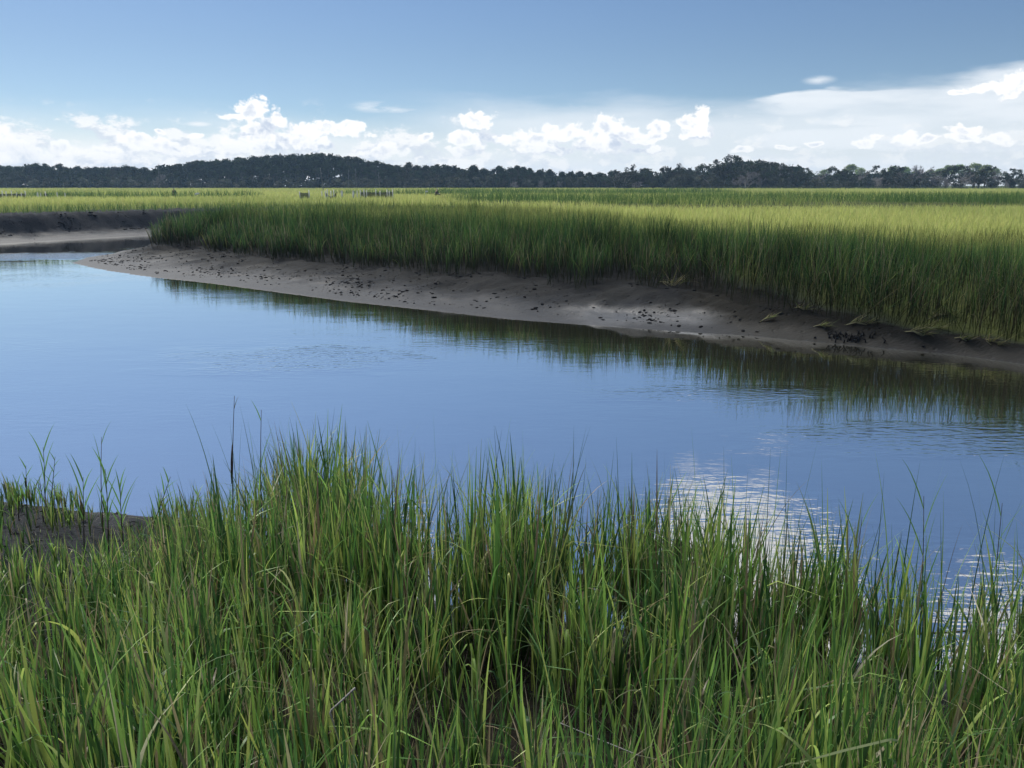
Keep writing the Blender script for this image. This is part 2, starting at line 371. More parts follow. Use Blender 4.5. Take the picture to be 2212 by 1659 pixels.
# ground colour zones: r = 1 where the marsh is overgrown
def m_ground():
    m, g, b, o = material('marsh_mud')
    geo = g.new('ShaderNodeNewGeometry'); P = geo.outputs['Position']
    sx = g.new('ShaderNodeSeparateXYZ'); g.put(sx.inputs[0], P)
    a = g.new('ShaderNodeAttribute', attribute_name='tint'); sa = g.new('ShaderNodeSeparateColor'); g.put(sa.inputs[0], a.outputs['Color'])
    n1 = g.noise(P, .7, 5, .6); n2 = g.noise(P, 4.5, 5, .65); n3 = g.noise(g.vec('MULTIPLY', P, (1.0, 2.2, 1)), 9.0, 4, .6)
    mud = g.mix(n1, (.016, .0178, .0215, 1), (.036, .0395, .046, 1))
    mud = g.mix(g.ss(n2, .55, .72, 0, .75), mud, (.010, .010, .0115, 1))
    veg = g.mix(n2, (.05, .06, .02, 1), (.10, .12, .035, 1))
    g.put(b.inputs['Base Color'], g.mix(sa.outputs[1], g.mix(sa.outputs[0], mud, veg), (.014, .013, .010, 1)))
    wet = g.ss(g.math('ADD', sx.outputs[2], g.math('MULTIPLY_ADD', n1, .5, -.25)), .42, .05)
    pc = on_z(1450, 690); pv_ = g.vec('LENGTH', g.vec('MULTIPLY_ADD', P, (1 / 3.2, 1 / 1.5, 0), (-pc[0] / 3.2, -pc[1] / 1.5, 0)), out=1)
    pud = g.math('MULTIPLY', wet, g.ss(g.math('ADD', pv_, g.math('MULTIPLY_ADD', n1, .9, -.45)), 1.1, .3))
    g.put(b.inputs['Roughness'], g.math('MULTIPLY_ADD', pud, -.36, g.math('MULTIPLY_ADD', wet, -.20, .78)))
    g.put(b.inputs['Specular IOR Level'], g.math('MULTIPLY_ADD', pud, 1.0, g.math('MULTIPLY_ADD', wet, .12, .05)))
    # crab holes and crumbs
    vo = g.new('ShaderNodeTexVoronoi', feature='F1'); g.put(vo.inputs['Vector'], g.vec('MULTIPLY', P, (1, 1, .4))); vo.inputs['Scale'].default_value = 4.2
    hole = g.math('MULTIPLY', g.ss(vo.outputs['Distance'], .24, .06), g.ss(n1, .42, .6))
    h = g.math('ADD', g.math('MULTIPLY', n2, .5), g.math('MULTIPLY', n3, .45))
    h = g.math('SUBTRACT', h, g.math('MULTIPLY', hole, .9))
    bp = g.new('ShaderNodeBump'); g.put(bp.inputs['Height'], h); bp.inputs['Distance'].default_value = .11
    g.put(bp.inputs['Strength'], g.math('MULTIPLY_ADD', wet, -.55, .85)); g.put(b.inputs['Normal'], bp.outputs[0])
    return m
veg = np.where(GF_, sstep(1.6, 3.0, GQ), np.where(GN_, 0, 0)) * (1 - .6 * gap_info(PP)[0])
gc = np.zeros((len(PP), 3)); gc[:, 0] = veg; gc[:, 1] = np.where(GF_, np.clip(sstep(4.3, 6.2, PP[:, 0] + 1.2 * (fbm(PP[:, 0] * .9, PP[:, 1] * .9, 3, 61) - .45)) * .85 * (GQ < 2) + .55 * np.where((PP[:, 1] > 45) & (PP[:, 0] < 0), .05, 1.0) * sstep(.35, .85, GQ + .5 * (fbm(PP[:, 0] * 1.3, PP[:, 1] * 1.3, 3, 62) - .45)) * (GQ < 2), 0, .9), 0) + GN_ * sstep(.1, .9, GQ) * (1 - .8 * sstep(-1.9, -2.7, PP[:, 0]) * sstep(3.2, 2.2, GQ))  # green: dark peat, with shade from the grass painted into the mud
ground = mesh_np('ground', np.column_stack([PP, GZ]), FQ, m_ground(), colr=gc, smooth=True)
tag(ground, 'grey tidal mud banks and the marsh floor along the creek', kind='structure')
# ------------------------------------------------------------------ water
def m_water():
    m, g, b, o = material('creek_water')
    geo = g.new('ShaderNodeNewGeometry'); P = geo.outputs['Position']
    fres = g.new('ShaderNodeFresnel'); fres.inputs['IOR'].default_value = 1.45
    pm = g.noise(g.vec('MULTIPLY', P, (.13, .20, 0)), 1.0, 3, .5)
    jit = g.math('MULTIPLY_ADD', g.noise(g.vec('MULTIPLY', P, (.5, .9, 0)), 1.0, 3, .5), 1.3, -.65)
    patch = g.ss(pm, .46, .66, .10, .45)
    for (x, y, rx, ry, st) in ((620, 775, 3.6, 2.0, 1.0), (1580, 1100, 1.7, 1.5, .8), (2080, 950, 3.5, 1.1, 1.0), (1500, 850, 3.0, .8, .7), (2100, 1230, 2.0, 1.2, .7), (110, 553, 5.0, 2.4, 2.6), (880, 1200, .9, 1.0, .9)):
        c = on_z(x, y)
        v = g.vec('LENGTH', g.vec('MULTIPLY_ADD', P, (1 / rx, 1 / ry, 0), (-c[0] / rx, -c[1] / ry, 0)), out=1)
        patch = g.math('MAXIMUM', patch, g.ss(g.math('ADD', v, jit), 1.15, .35, 0, st))
    w1 = g.noise(g.vec('MULTIPLY', P, (3.2, 8.0, 0)), 1.0, 2, .5)
    w2 = g.noise(g.vec('MULTIPLY', P, (.6, 1.2, 0)), 1.0, 2, .5)
    w3 = g.noise(g.vec('MULTIPLY', P, (9, 17, 0)), 1.0, 2, .5)
    h = g.math('ADD', g.math('MULTIPLY', w1, g.math('MULTIPLY', patch, .034)), g.math('ADD', g.math('MULTIPLY', w2, .012), g.math('MULTIPLY', w3, g.math('MULTIPLY', patch, .008))))
    bp = g.new('ShaderNodeBump'); g.put(bp.inputs['Height'], h); bp.inputs['Distance'].default_value = 1.0; bp.inputs['Strength'].default_value = RIPPLE
    df = g.new('ShaderNodeBsdfDiffuse'); df.inputs[0].default_value = (.060, .060, .038, 1)
    gl = g.new('ShaderNodeBsdfGlossy'); gl.inputs[0].default_value = (1, 1, 1, 1); gl.inputs['Roughness'].default_value = .012
    g.put(gl.inputs['Normal'], bp.outputs[0]); g.put(fres.inputs['Normal'], bp.outputs[0])
    mx = g.new('ShaderNodeMixShader'); g.put(mx.inputs[0], g.math('MULTIPLY_ADD', fres.outputs[0], .16, .84))
    g.l.new(df.outputs[0], mx.inputs[1]); g.l.new(gl.outputs[0], mx.inputs[2]); g.l.new(mx.outputs[0], o.inputs['Surface'])
    return m
RIPPLE = .30
water = mesh_np('water', [(-260, -2, 0), (260, -2, 0), (260, 140, 0), (-260, 140, 0)], [(0, 1, 2, 3)], m_water())
tag(water, 'calm blue tidal creek mirroring the sky and the dark bank', kind='structure')
# ------------------------------------------------------------------ grass
def ribbons(base, phi, th0, bend, L, w, S, tw=None, power=1.6, kt=None, ka=None, prof=None, roll=0.0):
    N = len(base); t = np.linspace(0, 1, S + 1)
    th = th0[:, None] + bend[:, None] * t[None] ** power
    if kt is not None: th = th + np.where(t[None] > kt[:, None], ka[:, None], 0)
    d = np.stack([np.sin(th) * np.cos(phi)[:, None], np.sin(th) * np.sin(phi)[:, None], np.cos(th)], -1)
    step = d * (L / S)[:, None, None]
    c = np.concatenate([np.zeros((N, 1, 3)), np.cumsum((step[:, :-1] + step[:, 1:]) / 2, 1)], 1) + base[:, None]
    if prof is None: prof = np.minimum(1, .45 + 2.2 * t) * (1 - t ** 1.7) + .04
    if tw is None: tw = phi + math.pi / 2
    sd = np.stack([np.cos(tw), np.sin(tw), np.zeros(N)], -1)[:, None]
    hw = (w[:, None] * prof[None] / 2)[..., None]
    V = np.stack([c - sd * hw, c + sd * hw], 2).reshape(-1, 3)
    k = (np.arange(N) * (2 * (S + 1)))[:, None] + (2 * np.arange(S))[None]
    F = np.stack([k, k + 1, k + 3, k + 2], -1).reshape(-1, 4)
    return V, F, t
def blade_cols(c0, c1, t, N):
    """colour from base c0 to tip c1, repeated for the two edge vertices"""
    tt = t[None, :, None]
    c = c0[:, None] * (1 - tt) + c1[:, None] * tt
    return np.repeat(c[:, :, None], 2, 2).reshape(-1, 3)
def pal(N, cols, wts):
    cols = np.array(cols); i = rng.choice(len(cols), N, p=np.array(wts) / sum(wts))
    return cols[i] * (1 + .35 * (rng.random((N, 1)) - .5)) * (1 + .12 * (rng.random((N, 3)) - .5))
GREEN = [(.038, .10, .03), (.105, .23, .055), (.25, .42, .09), (.42, .53, .13)]
STRAW = [(.30, .26, .15), (.22, .18, .10), (.16, .13, .085), (.42, .38, .26)]
grass_mat = leafy('cordgrass_blade', .45, .42, .35)
field_mat = leafy('meadow_grass_blade', .55, .65, .06)
far_mat = leafy('marsh_grass_blade', .22, .65, .06)
def near_grass():
    Vs, Fs, Cs, off = [], [], [], 0
    def put(V, F, C):
        nonlocal off
        Vs.append(V); Fs.append(F + off); Cs.append(C); off += len(V)
    # tiller positions: clumped over the near bank
    N0 = 13200
    x = rng.uniform(-7, 7, N0); y = rng.uniform(1.25, 8.6, N0)
    P = np.stack([x, y], 1)
    z, q, inN, inF = terrain(P)
    vis = np.abs(x) < (y * .74 + 1.3)
    dens = fbm(x * 2.1, y * 2.1, 3, 3)
    mudlump = (x < -2.5) & (q < 2.2 + .5 * (dens - .5)) 
    mudp = sstep(-2.4, -3.3, x) * (1 - sstep(1.5, 2.7, q))        # bare mud on the left point
    edge = sstep(-.25, .25, np.where(inN, q, -np.minimum(q, 9)) + (dens - .5) * 1.3)
    p = edge * (.25 + 1.05 * sstep(.40, .56, dens)) * (1 - .66 * mudp)
    right = sstep(.8, 2.8, x) * sstep(2.2, .4, q)
    p = p * (1 - .15 * right)
    keep = vis & (rng.random(N0) < p)
    x, y, z, q, dens, mudp = (a[keep] for a in (x, y, z, q, dens, mudp)); N = len(x)
    z = np.maximum(z, -.12)
    print('tillers', N)
    tall = .78 + .55 * sstep(3.2, 6.2, y) - .03 * sstep(.6, 2.6, x) + .10 * np.exp(-((x + 1.0) / .9) ** 2) * sstep(4.0, 6.0, y)
    H = tall * (.62 + .5 * rng.random(N) ** .8 + .55 * (dens - .45)) * (1 - .40 * mudp) * (1 - .30 * sstep(-1.7, -2.6, x) * sstep(3.2, 4.2, y)) * (1 - .42 * sstep(-2.5, -3.1, x) * sstep(4.2, 5.2, y))
    lean_phi = rng.uniform(0, 2 * math.pi, N); lean = np.abs(rng.normal(0, .11, N))
    nl = 5
    for k in range(nl):
        f = k / (nl - 1)
        h0 = H * (.03 + .42 * f * rng.random(N))
        base = np.stack([x + np.sin(lean) * np.cos(lean_phi) * h0, y + np.sin(lean) * np.sin(lean_phi) * h0, z + h0 * np.cos(lean)], 1)
        phi = rng.uniform(0, 2 * math.pi, N)
        th0 = np.abs(rng.normal(.07, .09, N)) + .02
        bend = np.abs(rng.normal(.10, .20, N)) + (rng.random(N) < .10) * rng.uniform(.5, 1.6, N)
        L = (H - h0 * .8) * (1.0 - .25 * rng.random(N)) 
        w = rng.uniform(.009, .029, N) * (.75 + .35 * sstep(.5, 1.2, H))
        kn = rng.random(N) < .10
        kt = rng.uniform(.45, .85, N); ka = np.where(kn, rng.uniform(.7, 2.4, N), 0)
        tw = phi + math.pi / 2 + rng.normal(0, .5, N)
        V, F, t = ribbons(base, phi, th0, bend, np.maximum(L, .12), w, 9, tw, 1.7, kt, ka)
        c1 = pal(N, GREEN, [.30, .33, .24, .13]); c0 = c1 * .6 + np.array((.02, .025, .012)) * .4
        st = rng.random(N) < (.10 if k else .20); c1[st] = pal(st.sum(), STRAW, [1, 1, 1.2, .5]); c0[st] = c1[st] * .8
        tipd = rng.random(N) < .18; c1[tipd] = c1[tipd] * .5 + np.array(STRAW[0]) * .5
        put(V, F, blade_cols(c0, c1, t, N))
    # brown old stalks and thatch low in the stand
    M = 8000; j = rng.integers(0, N, M)
    base = np.stack([x[j] + rng.normal(0, .05, M), y[j] + rng.normal(0, .05, M), z[j]], 1)
    phi = rng.uniform(0, 2 * math.pi, M); th0 = np.abs(rng.normal(.35, .4, M)); L = H[j] * rng.uniform(.2, .75, M)
    V, F, t = ribbons(base, phi, th0, rng.normal(.2, .4, M), L, rng.uniform(.003, .008, M), 5, phi + 1.57 + rng.normal(0, .5, M))
    c = pal(M, [(.10, .078, .07), (.17, .14, .115), (.24, .20, .15), (.06, .048, .045), (.05, .09, .025)], [1, 1, .6, 1, 1.2])
    put(V, F, blade_cols(c * .8, c, t, M))
    # fine short undergrowth
    M = 4500; j = rng.integers(0, N, M)
    base = np.stack([x[j] + rng.normal(0, .10, M), y[j] + rng.normal(0, .10, M), z[j] - .02], 1)
    phi = rng.uniform(0, 2 * math.pi, M); th0 = np.abs(rng.normal(.25, .3, M)); L = H[j] * rng.uniform(.12, .45, M)
    V, F, t = ribbons(base, phi, th0, rng.normal(.3, .4, M), L, rng.uniform(.003, .007, M), 4, phi + 1.57 + rng.normal(0, .6, M))
    c = pal(M, GREEN, [.5, .4, .15, .05]); put(V, F, blade_cols(c * .7, c, t, M))
    # single long leaves standing above the rest
    M = 150; mx_ = rng.uniform(-2.6, 4.6, M); my_ = np.interp(mx_, NEAR[:, 0], NEAR[:, 1]) - rng.uniform(.1, 1.2, M)
    base = np.stack([mx_, my_, terrain(np.stack([mx_, my_], 1))[0]], 1); phi = rng.uniform(0, 2 * math.pi, M)
    V, F, t = ribbons(base, phi, np.abs(rng.normal(.08, .07, M)), np.abs(rng.normal(.15, .2, M)), rng.uniform(1.25, 1.75, M), rng.uniform(.008, .014, M), 10, phi + 1.57 + rng.normal(0, .5, M), 1.8)
    c = pal(M, GREEN[:3], [1, 1, .5]); put(V, F, blade_cols(c * .8, c, t, M))
    # long arching outer leaves crossing the stand
    M = 1300; j = rng.integers(0, N, M)
    base = np.stack([x[j], y[j], z[j] + H[j] * .2], 1); phi = rng.uniform(0, 2 * math.pi, M)
    V, F, t = ribbons(base, phi, np.abs(rng.normal(.25, .2, M)), rng.uniform(.8, 2.0, M), H[j] * rng.uniform(.6, 1.05, M), rng.uniform(.004, .010, M), 11, phi + 1.57 + rng.normal(0, .5, M), 1.9)
    c = pal(M, [(.10, .17, .04), (.17, .20, .05), (.32, .28, .15), (.20, .15, .08)], [1, 1, .7, .5]); put(V, F, blade_cols(c, c, t, M))
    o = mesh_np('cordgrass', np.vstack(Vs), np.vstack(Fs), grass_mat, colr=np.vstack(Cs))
    tag(o, 'tall green cordgrass filling the near bank at the bottom of the photo', 'grass', kind='stuff')
def bank_grass():
    """tall stand on the far side of the creek"""
    N0 = 470000
    x = rng.uniform(-26, 38, N0); y = rng.uniform(15, 56, N0); P = np.stack([x, y], 1)
    vis = np.abs(x) < y * .72 + 3.0
    x, y, P = x[vis], y[vis], P[vis]
    z, q, inN, inF = terrain(P)
    dF, pF = seg_dist(P, SH)
    W = np.interp(pF, np.arange(len(SH)), MUDW)
    tongue = (fbm(x * .55, y * .55, 3, 55) - .45) * 1.3 + (vnoise(x * 1.5, y * 1.5, 57) - .5) * .55
    e = dF - W + tongue * np.minimum(.12 + W * .42, 1.3)
    depth = np.maximum(e, 0)
    p = sstep(-.1, .15, e) * (1.0 / (1 + depth * .16)) * (pF < 25.5)
    cl = vnoise(x * 3.1, y * 3.1, 77); p = p * (.35 + .9 * sstep(.3, .7, cl) + .4 * sstep(1, 3, e))
    p *= np.clip(26.0 / y, .35, 1.3)
    keep = inF & (rng.random(len(x)) < p * .85) & (depth < 17)
    x, y, z, e, cl, depth, pF = (a[keep] for a in (x, y, z, e, cl, depth, pF)); N = len(x); print('bank blades', N)
    rightness = sstep(2, 10, x)
    H = (1.40 + .58 * rightness * sstep(2.8, .9, depth) - .40 * rightness * sstep(1.6, 3.6, depth)) * (.74 + .40 * rng.random(N)) * (1 + .30 * (vnoise(x * .8, y * .8, 5) - .5) + .40 * (vnoise(x * 2.6, y * 1.6, 6) - .5)) * (.78 + .22 * sstep(0, 1.2, depth)) * (1 - .34 * sstep(2, 9, depth))
    phi = rng.uniform(0, 2 * math.pi, N)
    toward = rng.random(N) < .55 * sstep(1.3, .0, depth)      # the front rows lean out over the mud
    phi = np.where(toward, -math.pi / 2 + rng.normal(0, .9, N), phi)
    th0 = np.abs(rng.normal(.06, .10, N)) + np.where(toward, rng.random(N) ** 2 * (.45 + .5 * rightness), 0)
    bend = np.abs(rng.normal(.18, .3, N)) + (rng.random(N) < .12) * rng.uniform(.5, 1.8, N)
    h0 = H * .35 * rng.random(N) * (rng.random(N) < .6)
    base = np.stack([x, y, z + h0], 1)
    wid = rng.uniform(.010, .024, N) * np.clip(y / 22, .8, 2.2)
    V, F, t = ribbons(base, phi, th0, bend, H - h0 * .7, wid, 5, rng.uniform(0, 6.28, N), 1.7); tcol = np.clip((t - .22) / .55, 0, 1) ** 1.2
    c1 = pal(N, [(.045, .12, .038), (.08, .18, .05), (.16, .26, .065), (.30, .34, .10)], [.36, .34, .2, .08])
    yel = sstep(2.5, 9, depth) * (.55 + .4 * vnoise(x * .3, y * .15, 8))
    c1 = c1 * (1 - .75 * yel[:, None]) + np.array((.56, .56, .17)) * .75 * yel[:, None]
    st = rng.random(N) < .22 * sstep(4, 1, depth); c1[st] = pal(st.sum(), [(.24, .22, .12), (.15, .13, .08), (.36, .33, .20)], [1, 1, .6])
    cm = .62 + .80 * vnoise(x * 1.7, y * 1.3, 15); c1 = c1 * cm[:, None]
    c0 = c1 * .10 + np.array((.014, .013, .009)) * (.6 + .8 * rng.random((N, 1)))      # dying lower leaves, the shade inside the stand put into their colour
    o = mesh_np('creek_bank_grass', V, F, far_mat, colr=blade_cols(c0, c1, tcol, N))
    tag(o, 'dense dark green stand of tall grass along the far creek bank', 'grass', kind='stuff')
def field_grass():
    N0 = 300000
    lo, hi = math.log(30), math.log(430)
    y = np.exp(rng.uniform(lo, hi, N0)); x = y * rng.uniform(-.76, .76, N0); P = np.stack([x, y], 1)
    z, q, inN, inF = terrain(P, False); dF, pF = seg_dist(P, SH)
    W = np.interp(pF, np.arange(len(SH)), MUDW)
    g, back = gap_info(P)
    front = pF < 25.5
    tongue = (fbm(x * .5, y * .5, 3, 55) - .45) * 1.4
    e = dF - W + tongue
    ok = inF & (g < .4) & np.where(front, dF > 12, e > 0)
    x, y, z, back, e, front, dF = (a[ok] for a in (x, y, z, back, e, front, dF)); N = len(x); print('field', N)
    near_edge = np.where(front, 0, sstep(5, 0, e))
    H = (.70 + .16 * (fbm(x * .06, y * .03, 3, 31) - .45)) * (.70 + .45 * rng.random(N)) + .75 * back + .08 * near_edge
    phi = rng.uniform(0, 2 * math.pi, N); th0 = np.abs(rng.normal(.15, .18, N)); bend = np.abs(rng.normal(.55, .4, N))
    wid = rng.uniform(.010, .018, N) * np.clip(y / 26, 1, 12)
    V, F, t = ribbons(np.stack([x, y, z], 1), phi, th0, bend, H, wid, 3, rng.normal(0, .7, N), 1.6)
    c1 = pal(N, [(.47, .52, .15), (.53, .57, .18), (.58, .57, .22), (.40, .46, .14)], [1, 1.3, .6, .35])
    gr = np.clip(back * 1.0 + near_edge * .8 + .25 * sstep(.52, .66, fbm(x * .035, y * .016, 3, 41)), 0, 1)[:, None]
    c1 = c1 * (1 - gr) + pal(N, [(.07, .14, .045), (.12, .20, .06)], [1, 1]) * gr
    o = mesh_np('marsh_grass', V, F, field_mat, colr=blade_cols(c1 * .9, c1, t, N))
    tag(o, 'wide yellow green marsh meadow reaching to the trees', 'grass', kind='stuff')
near_grass(); bank_grass(); field_grass()
# ------------------------------------------------------------------ trees
bark = simple('bark_dark', (.070, .060, .050), .9, .3, 1.2)
greybark = simple('bark_grey', (.22, .205, .19), .9, .25, 1.2)
paletrunk = simple('weathered_wood', (.34, .32, .29), .85, .25, 1.5)
m_pine = leafy('pine_needles', .25, .7, .1, .30); m_oak = leafy('oak_leaves', .25, .65, .12, .32)
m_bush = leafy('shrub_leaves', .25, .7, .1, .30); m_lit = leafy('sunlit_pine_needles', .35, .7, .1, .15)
m_twig = leafy('grey_twigs', .05, .9, .05, .25)
def rnd_dirs(n, r):
    v = r.normal(size=(n, 3)); return v / np.linalg.norm(v, axis=1)[:, None]
def leaf_cloud(cent, rad, n, size, r, cols, flat=.7):
    V = []; C = []
    for c, ra in zip(cent, rad):
        d = rnd_dirs(n, r) * (r.random((n, 1)) ** .45); p = c + d * np.array([ra, ra, ra * flat])
        a = rnd_dirs(n, r); b = np.cross(a, rnd_dirs(n, r)); b /= np.linalg.norm(b, axis=1)[:, None] + 1e-6
        s = size * r.uniform(.5, 1.2, (n, 1))
        V.append(np.stack([p - a * s - b * s * .25, p + b * s * .55, p + a * s - b * s * .15, p - b * s * .5], 1).reshape(-1, 3))
        k = np.array(cols)[r.integers(0, len(cols))] * r.uniform(.75, 1.25)
        C.append(np.repeat(k[None] * r.uniform(.65, 1.35, (n, 1)), 4, 0))
    V = np.vstack(V); C = np.vstack(C)
    return V, np.arange(len(V)).reshape(-1, 4), C
def add_tree(name, trunk_mb, tmat, cloud, cmat, cname='crown'):
    root = empty(name)
    trunk_mb.build('trunk', tmat, root)
    V, F, C = cloud
    mesh_np(cname, V, F, cmat, root, C)
    return root
PROTO = {}
def make_pine(seed, tall=20.0, lit=False):
    r = np.random.default_rng(seed); tb = MB()
    bow = r.normal(0, .5, 2); zz = np.linspace(-.5, tall * .96, 9)
    pts = np.stack([bow[0] * (zz / tall) ** 2, bow[1] * (zz / tall) ** 2, zz], 1)
    tb.tube(pts, np.linspace(.30, .06, 9), 6)
    cent, rad = [], []
    lo = r.uniform(.36, .5)
    for i in range(32):
        f = r.uniform(0, 1); h = tall * (lo + (.93 - lo) * f)
        rr = (1.0 - .62 * f) * (.55 + .45 * math.sin(math.pi * min(1, f + .25))) * r.uniform(.5, 1.15) * 5.0
        a = r.uniform(0, 6.28); b = np.array([np.interp(h, zz, pts[:, 0]), np.interp(h, zz, pts[:, 1]), h])
        e = b + np.array([math.cos(a) * rr, math.sin(a) * rr, rr * .22])
        tb.tube([b, (b + e) / 2 + (0, 0, .1), e], [.09, .06, .025], 4)
        cent.append(e); rad.append(r.uniform(1.2, 2.3))
    cent.append(pts[-1] - (0, 0, 1.5)); rad.append(1.7)
    for i in range(6):
        a = i * 1.05 + r.uniform(0, .5); q_ = r.uniform(1.3, 2.6); cent.append(pts[-1] + np.array([math.cos(a) * q_, math.sin(a) * q_, -1.8 - r.uniform(0, 1.6)])); rad.append(r.uniform(1.3, 1.9))
    if lit: cols = [(.26, .32, .13), (.32, .37, .16), (.21, .28, .11)]  # lit set: sunshine is put into the needle colour
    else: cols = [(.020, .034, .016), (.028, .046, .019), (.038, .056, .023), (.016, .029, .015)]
    return add_tree('sunlit_pine' if lit else 'pine_tree', tb, bark, leaf_cloud(cent, rad, 60, .42, r, cols, .58), m_lit if lit else m_pine)
def make_oak(seed, tall=12.0):
    r = np.random.default_rng(seed); tb = MB(); cent, rad = [], []
    fork = tall * r.uniform(.14, .24)
    tb.tube([(0, 0, -.5), (.1, 0, fork * .5), (0, .1, fork)], [.5, .4, .36], 7)
    for i in range(7):
        a = i * .9 + r.uniform(0, .6); sp = r.uniform(.18, .46) * tall; h = tall * r.uniform(.5, .92)
        e = np.array([math.cos(a) * sp, math.sin(a) * sp, h]); m = np.array([e[0] * .35, e[1] * .35, fork + (h - fork) * .45]) + r.normal(0, .3, 3)
        tb.tube([(0, .1, fork), m, e], [.26, .17, .05], 5)
        for k in range(5):
            c = e + np.clip(r.normal(0, 1, 3), -1.3, 1.2) * np.array([.13, .13, .10]) * tall
            if k > 2: c = m + r.normal(0, 1, 3) * np.array([.15, .15, .09]) * tall
            c[2] = min(max(c[2], tall * .16), tall * .93); cent.append(c); rad.append(tall * r.uniform(.07, .135))
            tb.tube([m if k > 2 else e, (c + (m if k > 2 else e)) / 2 + r.normal(0, .15, 3), c], [.06, .04, .02], 4)
    cols = [(.020, .030, .014), (.028, .041, .018), (.040, .048, .024), (.036, .035, .027)]
    return add_tree('oak_tree', tb, bark, leaf_cloud(cent, rad, 70, .36, r, cols, .8), m_oak)
def make_bush(seed, tall=4.5):
    r = np.random.default_rng(seed); tb = MB(); cent, rad = [], []
    for i in range(9):
        a = r.uniform(0, 6.28); sp = r.uniform(.1, .62) * tall; h = tall * r.uniform(.25, .88)
        e = np.array([math.cos(a) * sp, math.sin(a) * sp, h]); tb.tube([(0, 0, -.3), (e[0] * .3, e[1] * .3, h * .5), e], [.10, .06, .02], 4)
        cent.append(e); rad.append(tall * r.uniform(.14, .26)); cent.append(e * (.7, .7, .55)); rad.append(tall * r.uniform(.12, .24))
    cols = [(.062, .072, .052), (.080, .086, .062), (.052, .060, .050), (.092, .094, .074)]
    return add_tree('marsh_shrub', tb, greybark, leaf_cloud(cent, rad, 70, .26, r, cols, .8), m_bush)
def make_bare(seed, tall=12.0):
    r = np.random.default_rng(seed); tb = MB(); tips = []
    def grow(p, d, L, ra, lev):
        n = 4; pts = [p]; q = d.copy()
        for i in range(n):
            q = q + r.normal(0, .13, 3) + np.array([0, 0, .04]); q /= np.linalg.norm(q); pts.append(pts[-1] + q * L / n)
        tb.tube(pts, np.linspace(ra, ra * .55, n + 1), 5 if lev < 2 else 3)
        if lev >= 3: tips.append((pts[1], q)); tips.append((pts[-1], q)); return
        for k in range(5 if lev == 0 else 4):
            b = pts[r.integers(2, n + 1)] if lev else pts[r.integers(1, n + 1)]
            nd = q + r.normal(0, .62, 3); nd[2] = abs(nd[2]) * .8 + .15; nd /= np.linalg.norm(nd)
            grow(b, nd, L * r.uniform(.55, .8), ra * .5, lev + 1)
    grow(np.array([0, 0, -.4]), np.array([r.normal(0, .08), 0, 1.0]), tall * .38, .26, 0)
    V = []
    for p, q in tips:
        for k in range(10):
            d = q + r.normal(0, .55, 3); d /= np.linalg.norm(d); s = np.cross(d, r.normal(size=3)); s /= np.linalg.norm(s)
            L = r.uniform(.5, 1.4) * tall / 12; w = .045
            V += [p - s * w, p + s * w, p + d * L + s * w * .3, p + d * L - s * w * .3]
    V = np.array(V); C = np.tile(np.array([(.27, .245, .245)]), (len(V), 1)) * r.uniform(.7, 1.3, (len(V), 1))
    return add_tree('bare_tree', tb, greybark, (V, np.arange(len(V)).reshape(-1, 4), C), m_twig)
protos = {'pine': [make_pine(100 + i) for i in range(6)], 'oak': [make_oak(200 + i) for i in range(6)], 'bush': [make_bush(300 + i) for i in range(5)],
          'bare': [make_bare(400 + i) for i in range(4)], 'lit': [make_pine(500 + i, 18.0, True) for i in range(3)]}
NOMH = {'pine': 21.0, 'oak': 12.6, 'bush': 4.8, 'bare': 12.5, 'lit': 19.0}
used = set()
def plant(kind, xpix, ytop, dist, wide=1.0, variant=None):
    """a tree whose foot stands at distance dist below photo column xpix and whose crown reaches photo row ytop"""
    top = at_d(xpix, ytop, dist)
    H = max(1.5, top[2] - 1.3)
    v = variant if variant is not None else random.randrange(len(protos[kind])); key = (kind, v)
    o = protos[kind][v] if key not in used else copy_tree(protos[kind][v]); used.add(key)
    s = H / NOMH[kind]; sw = s * wide
    o.location = (top[0], dist, 1.25); o.rotation_euler = (0, 0, random.uniform(0, 6.28)); o.scale = (sw, sw, s)
    return o
SKYLINE = [(-60,352),(0,353),(60,350),(110,347),(150,355),(200,357),(240,352),(290,354),(345,362),(360,354),(400,346),(430,341),(480,339),(510,334),(560,331),(600,326),(650,327),(690,324),(730,326),(760,331),(780,338),(800,341),(830,345),(850,350),(880,346),(900,353),(930,353),(960,351),(990,354),(1010,361),(1025,353),(1060,361),(1080,356),(1120,353),(1150,361),(1180,362),(1200,366),(1250,367),(1290,369),(1350,362),(1380,354),(1410,368),(1440,357),(1480,354),(1510,365),(1530,352),(1560,340),(1590,334),(1630,341),(1680,347),(1700,348),(1730,358),(1760,361),(1800,352),(1830,360),(1850,356),(1880,354),(1920,354),(1960,354),(1990,352),(2040,356),(2080,354),(2110,352),(2130,354),(2160,362),(2212,364),(2280,362)]
skx = np.array([p[0] for p in SKYLINE], float); sky_ = np.array([p[1] for p in SKYLINE], float)
top_of = lambda x: float(np.interp(x, skx, sky_))
trees = []      # (kind, xpix, object, zone)
def zone(x):
    return ('the left wood' if x < 370 else 'the wooded rise' if x < 850 else 'the central treeline' if x < 1340 else 'the oak stand' if x < 1740 else 'the right treeline')
def P_(kind, x, y, d, wide=1.0, v=None): trees.append((kind, x, plant(kind, x, y, d, wide, v)))
# skyline pines, left and middle
x = -40
while x < 1320:
    h = top_of(x); rise = 400 < x < 860
    P_('pine', x, h + random.uniform(-2.5, 3.0), 425 + random.uniform(-8, 8), random.uniform(1.05, 1.5) if rise else random.uniform(1.05, 1.55))
    x += random.uniform(13, 19) if rise else random.uniform(17, 25)
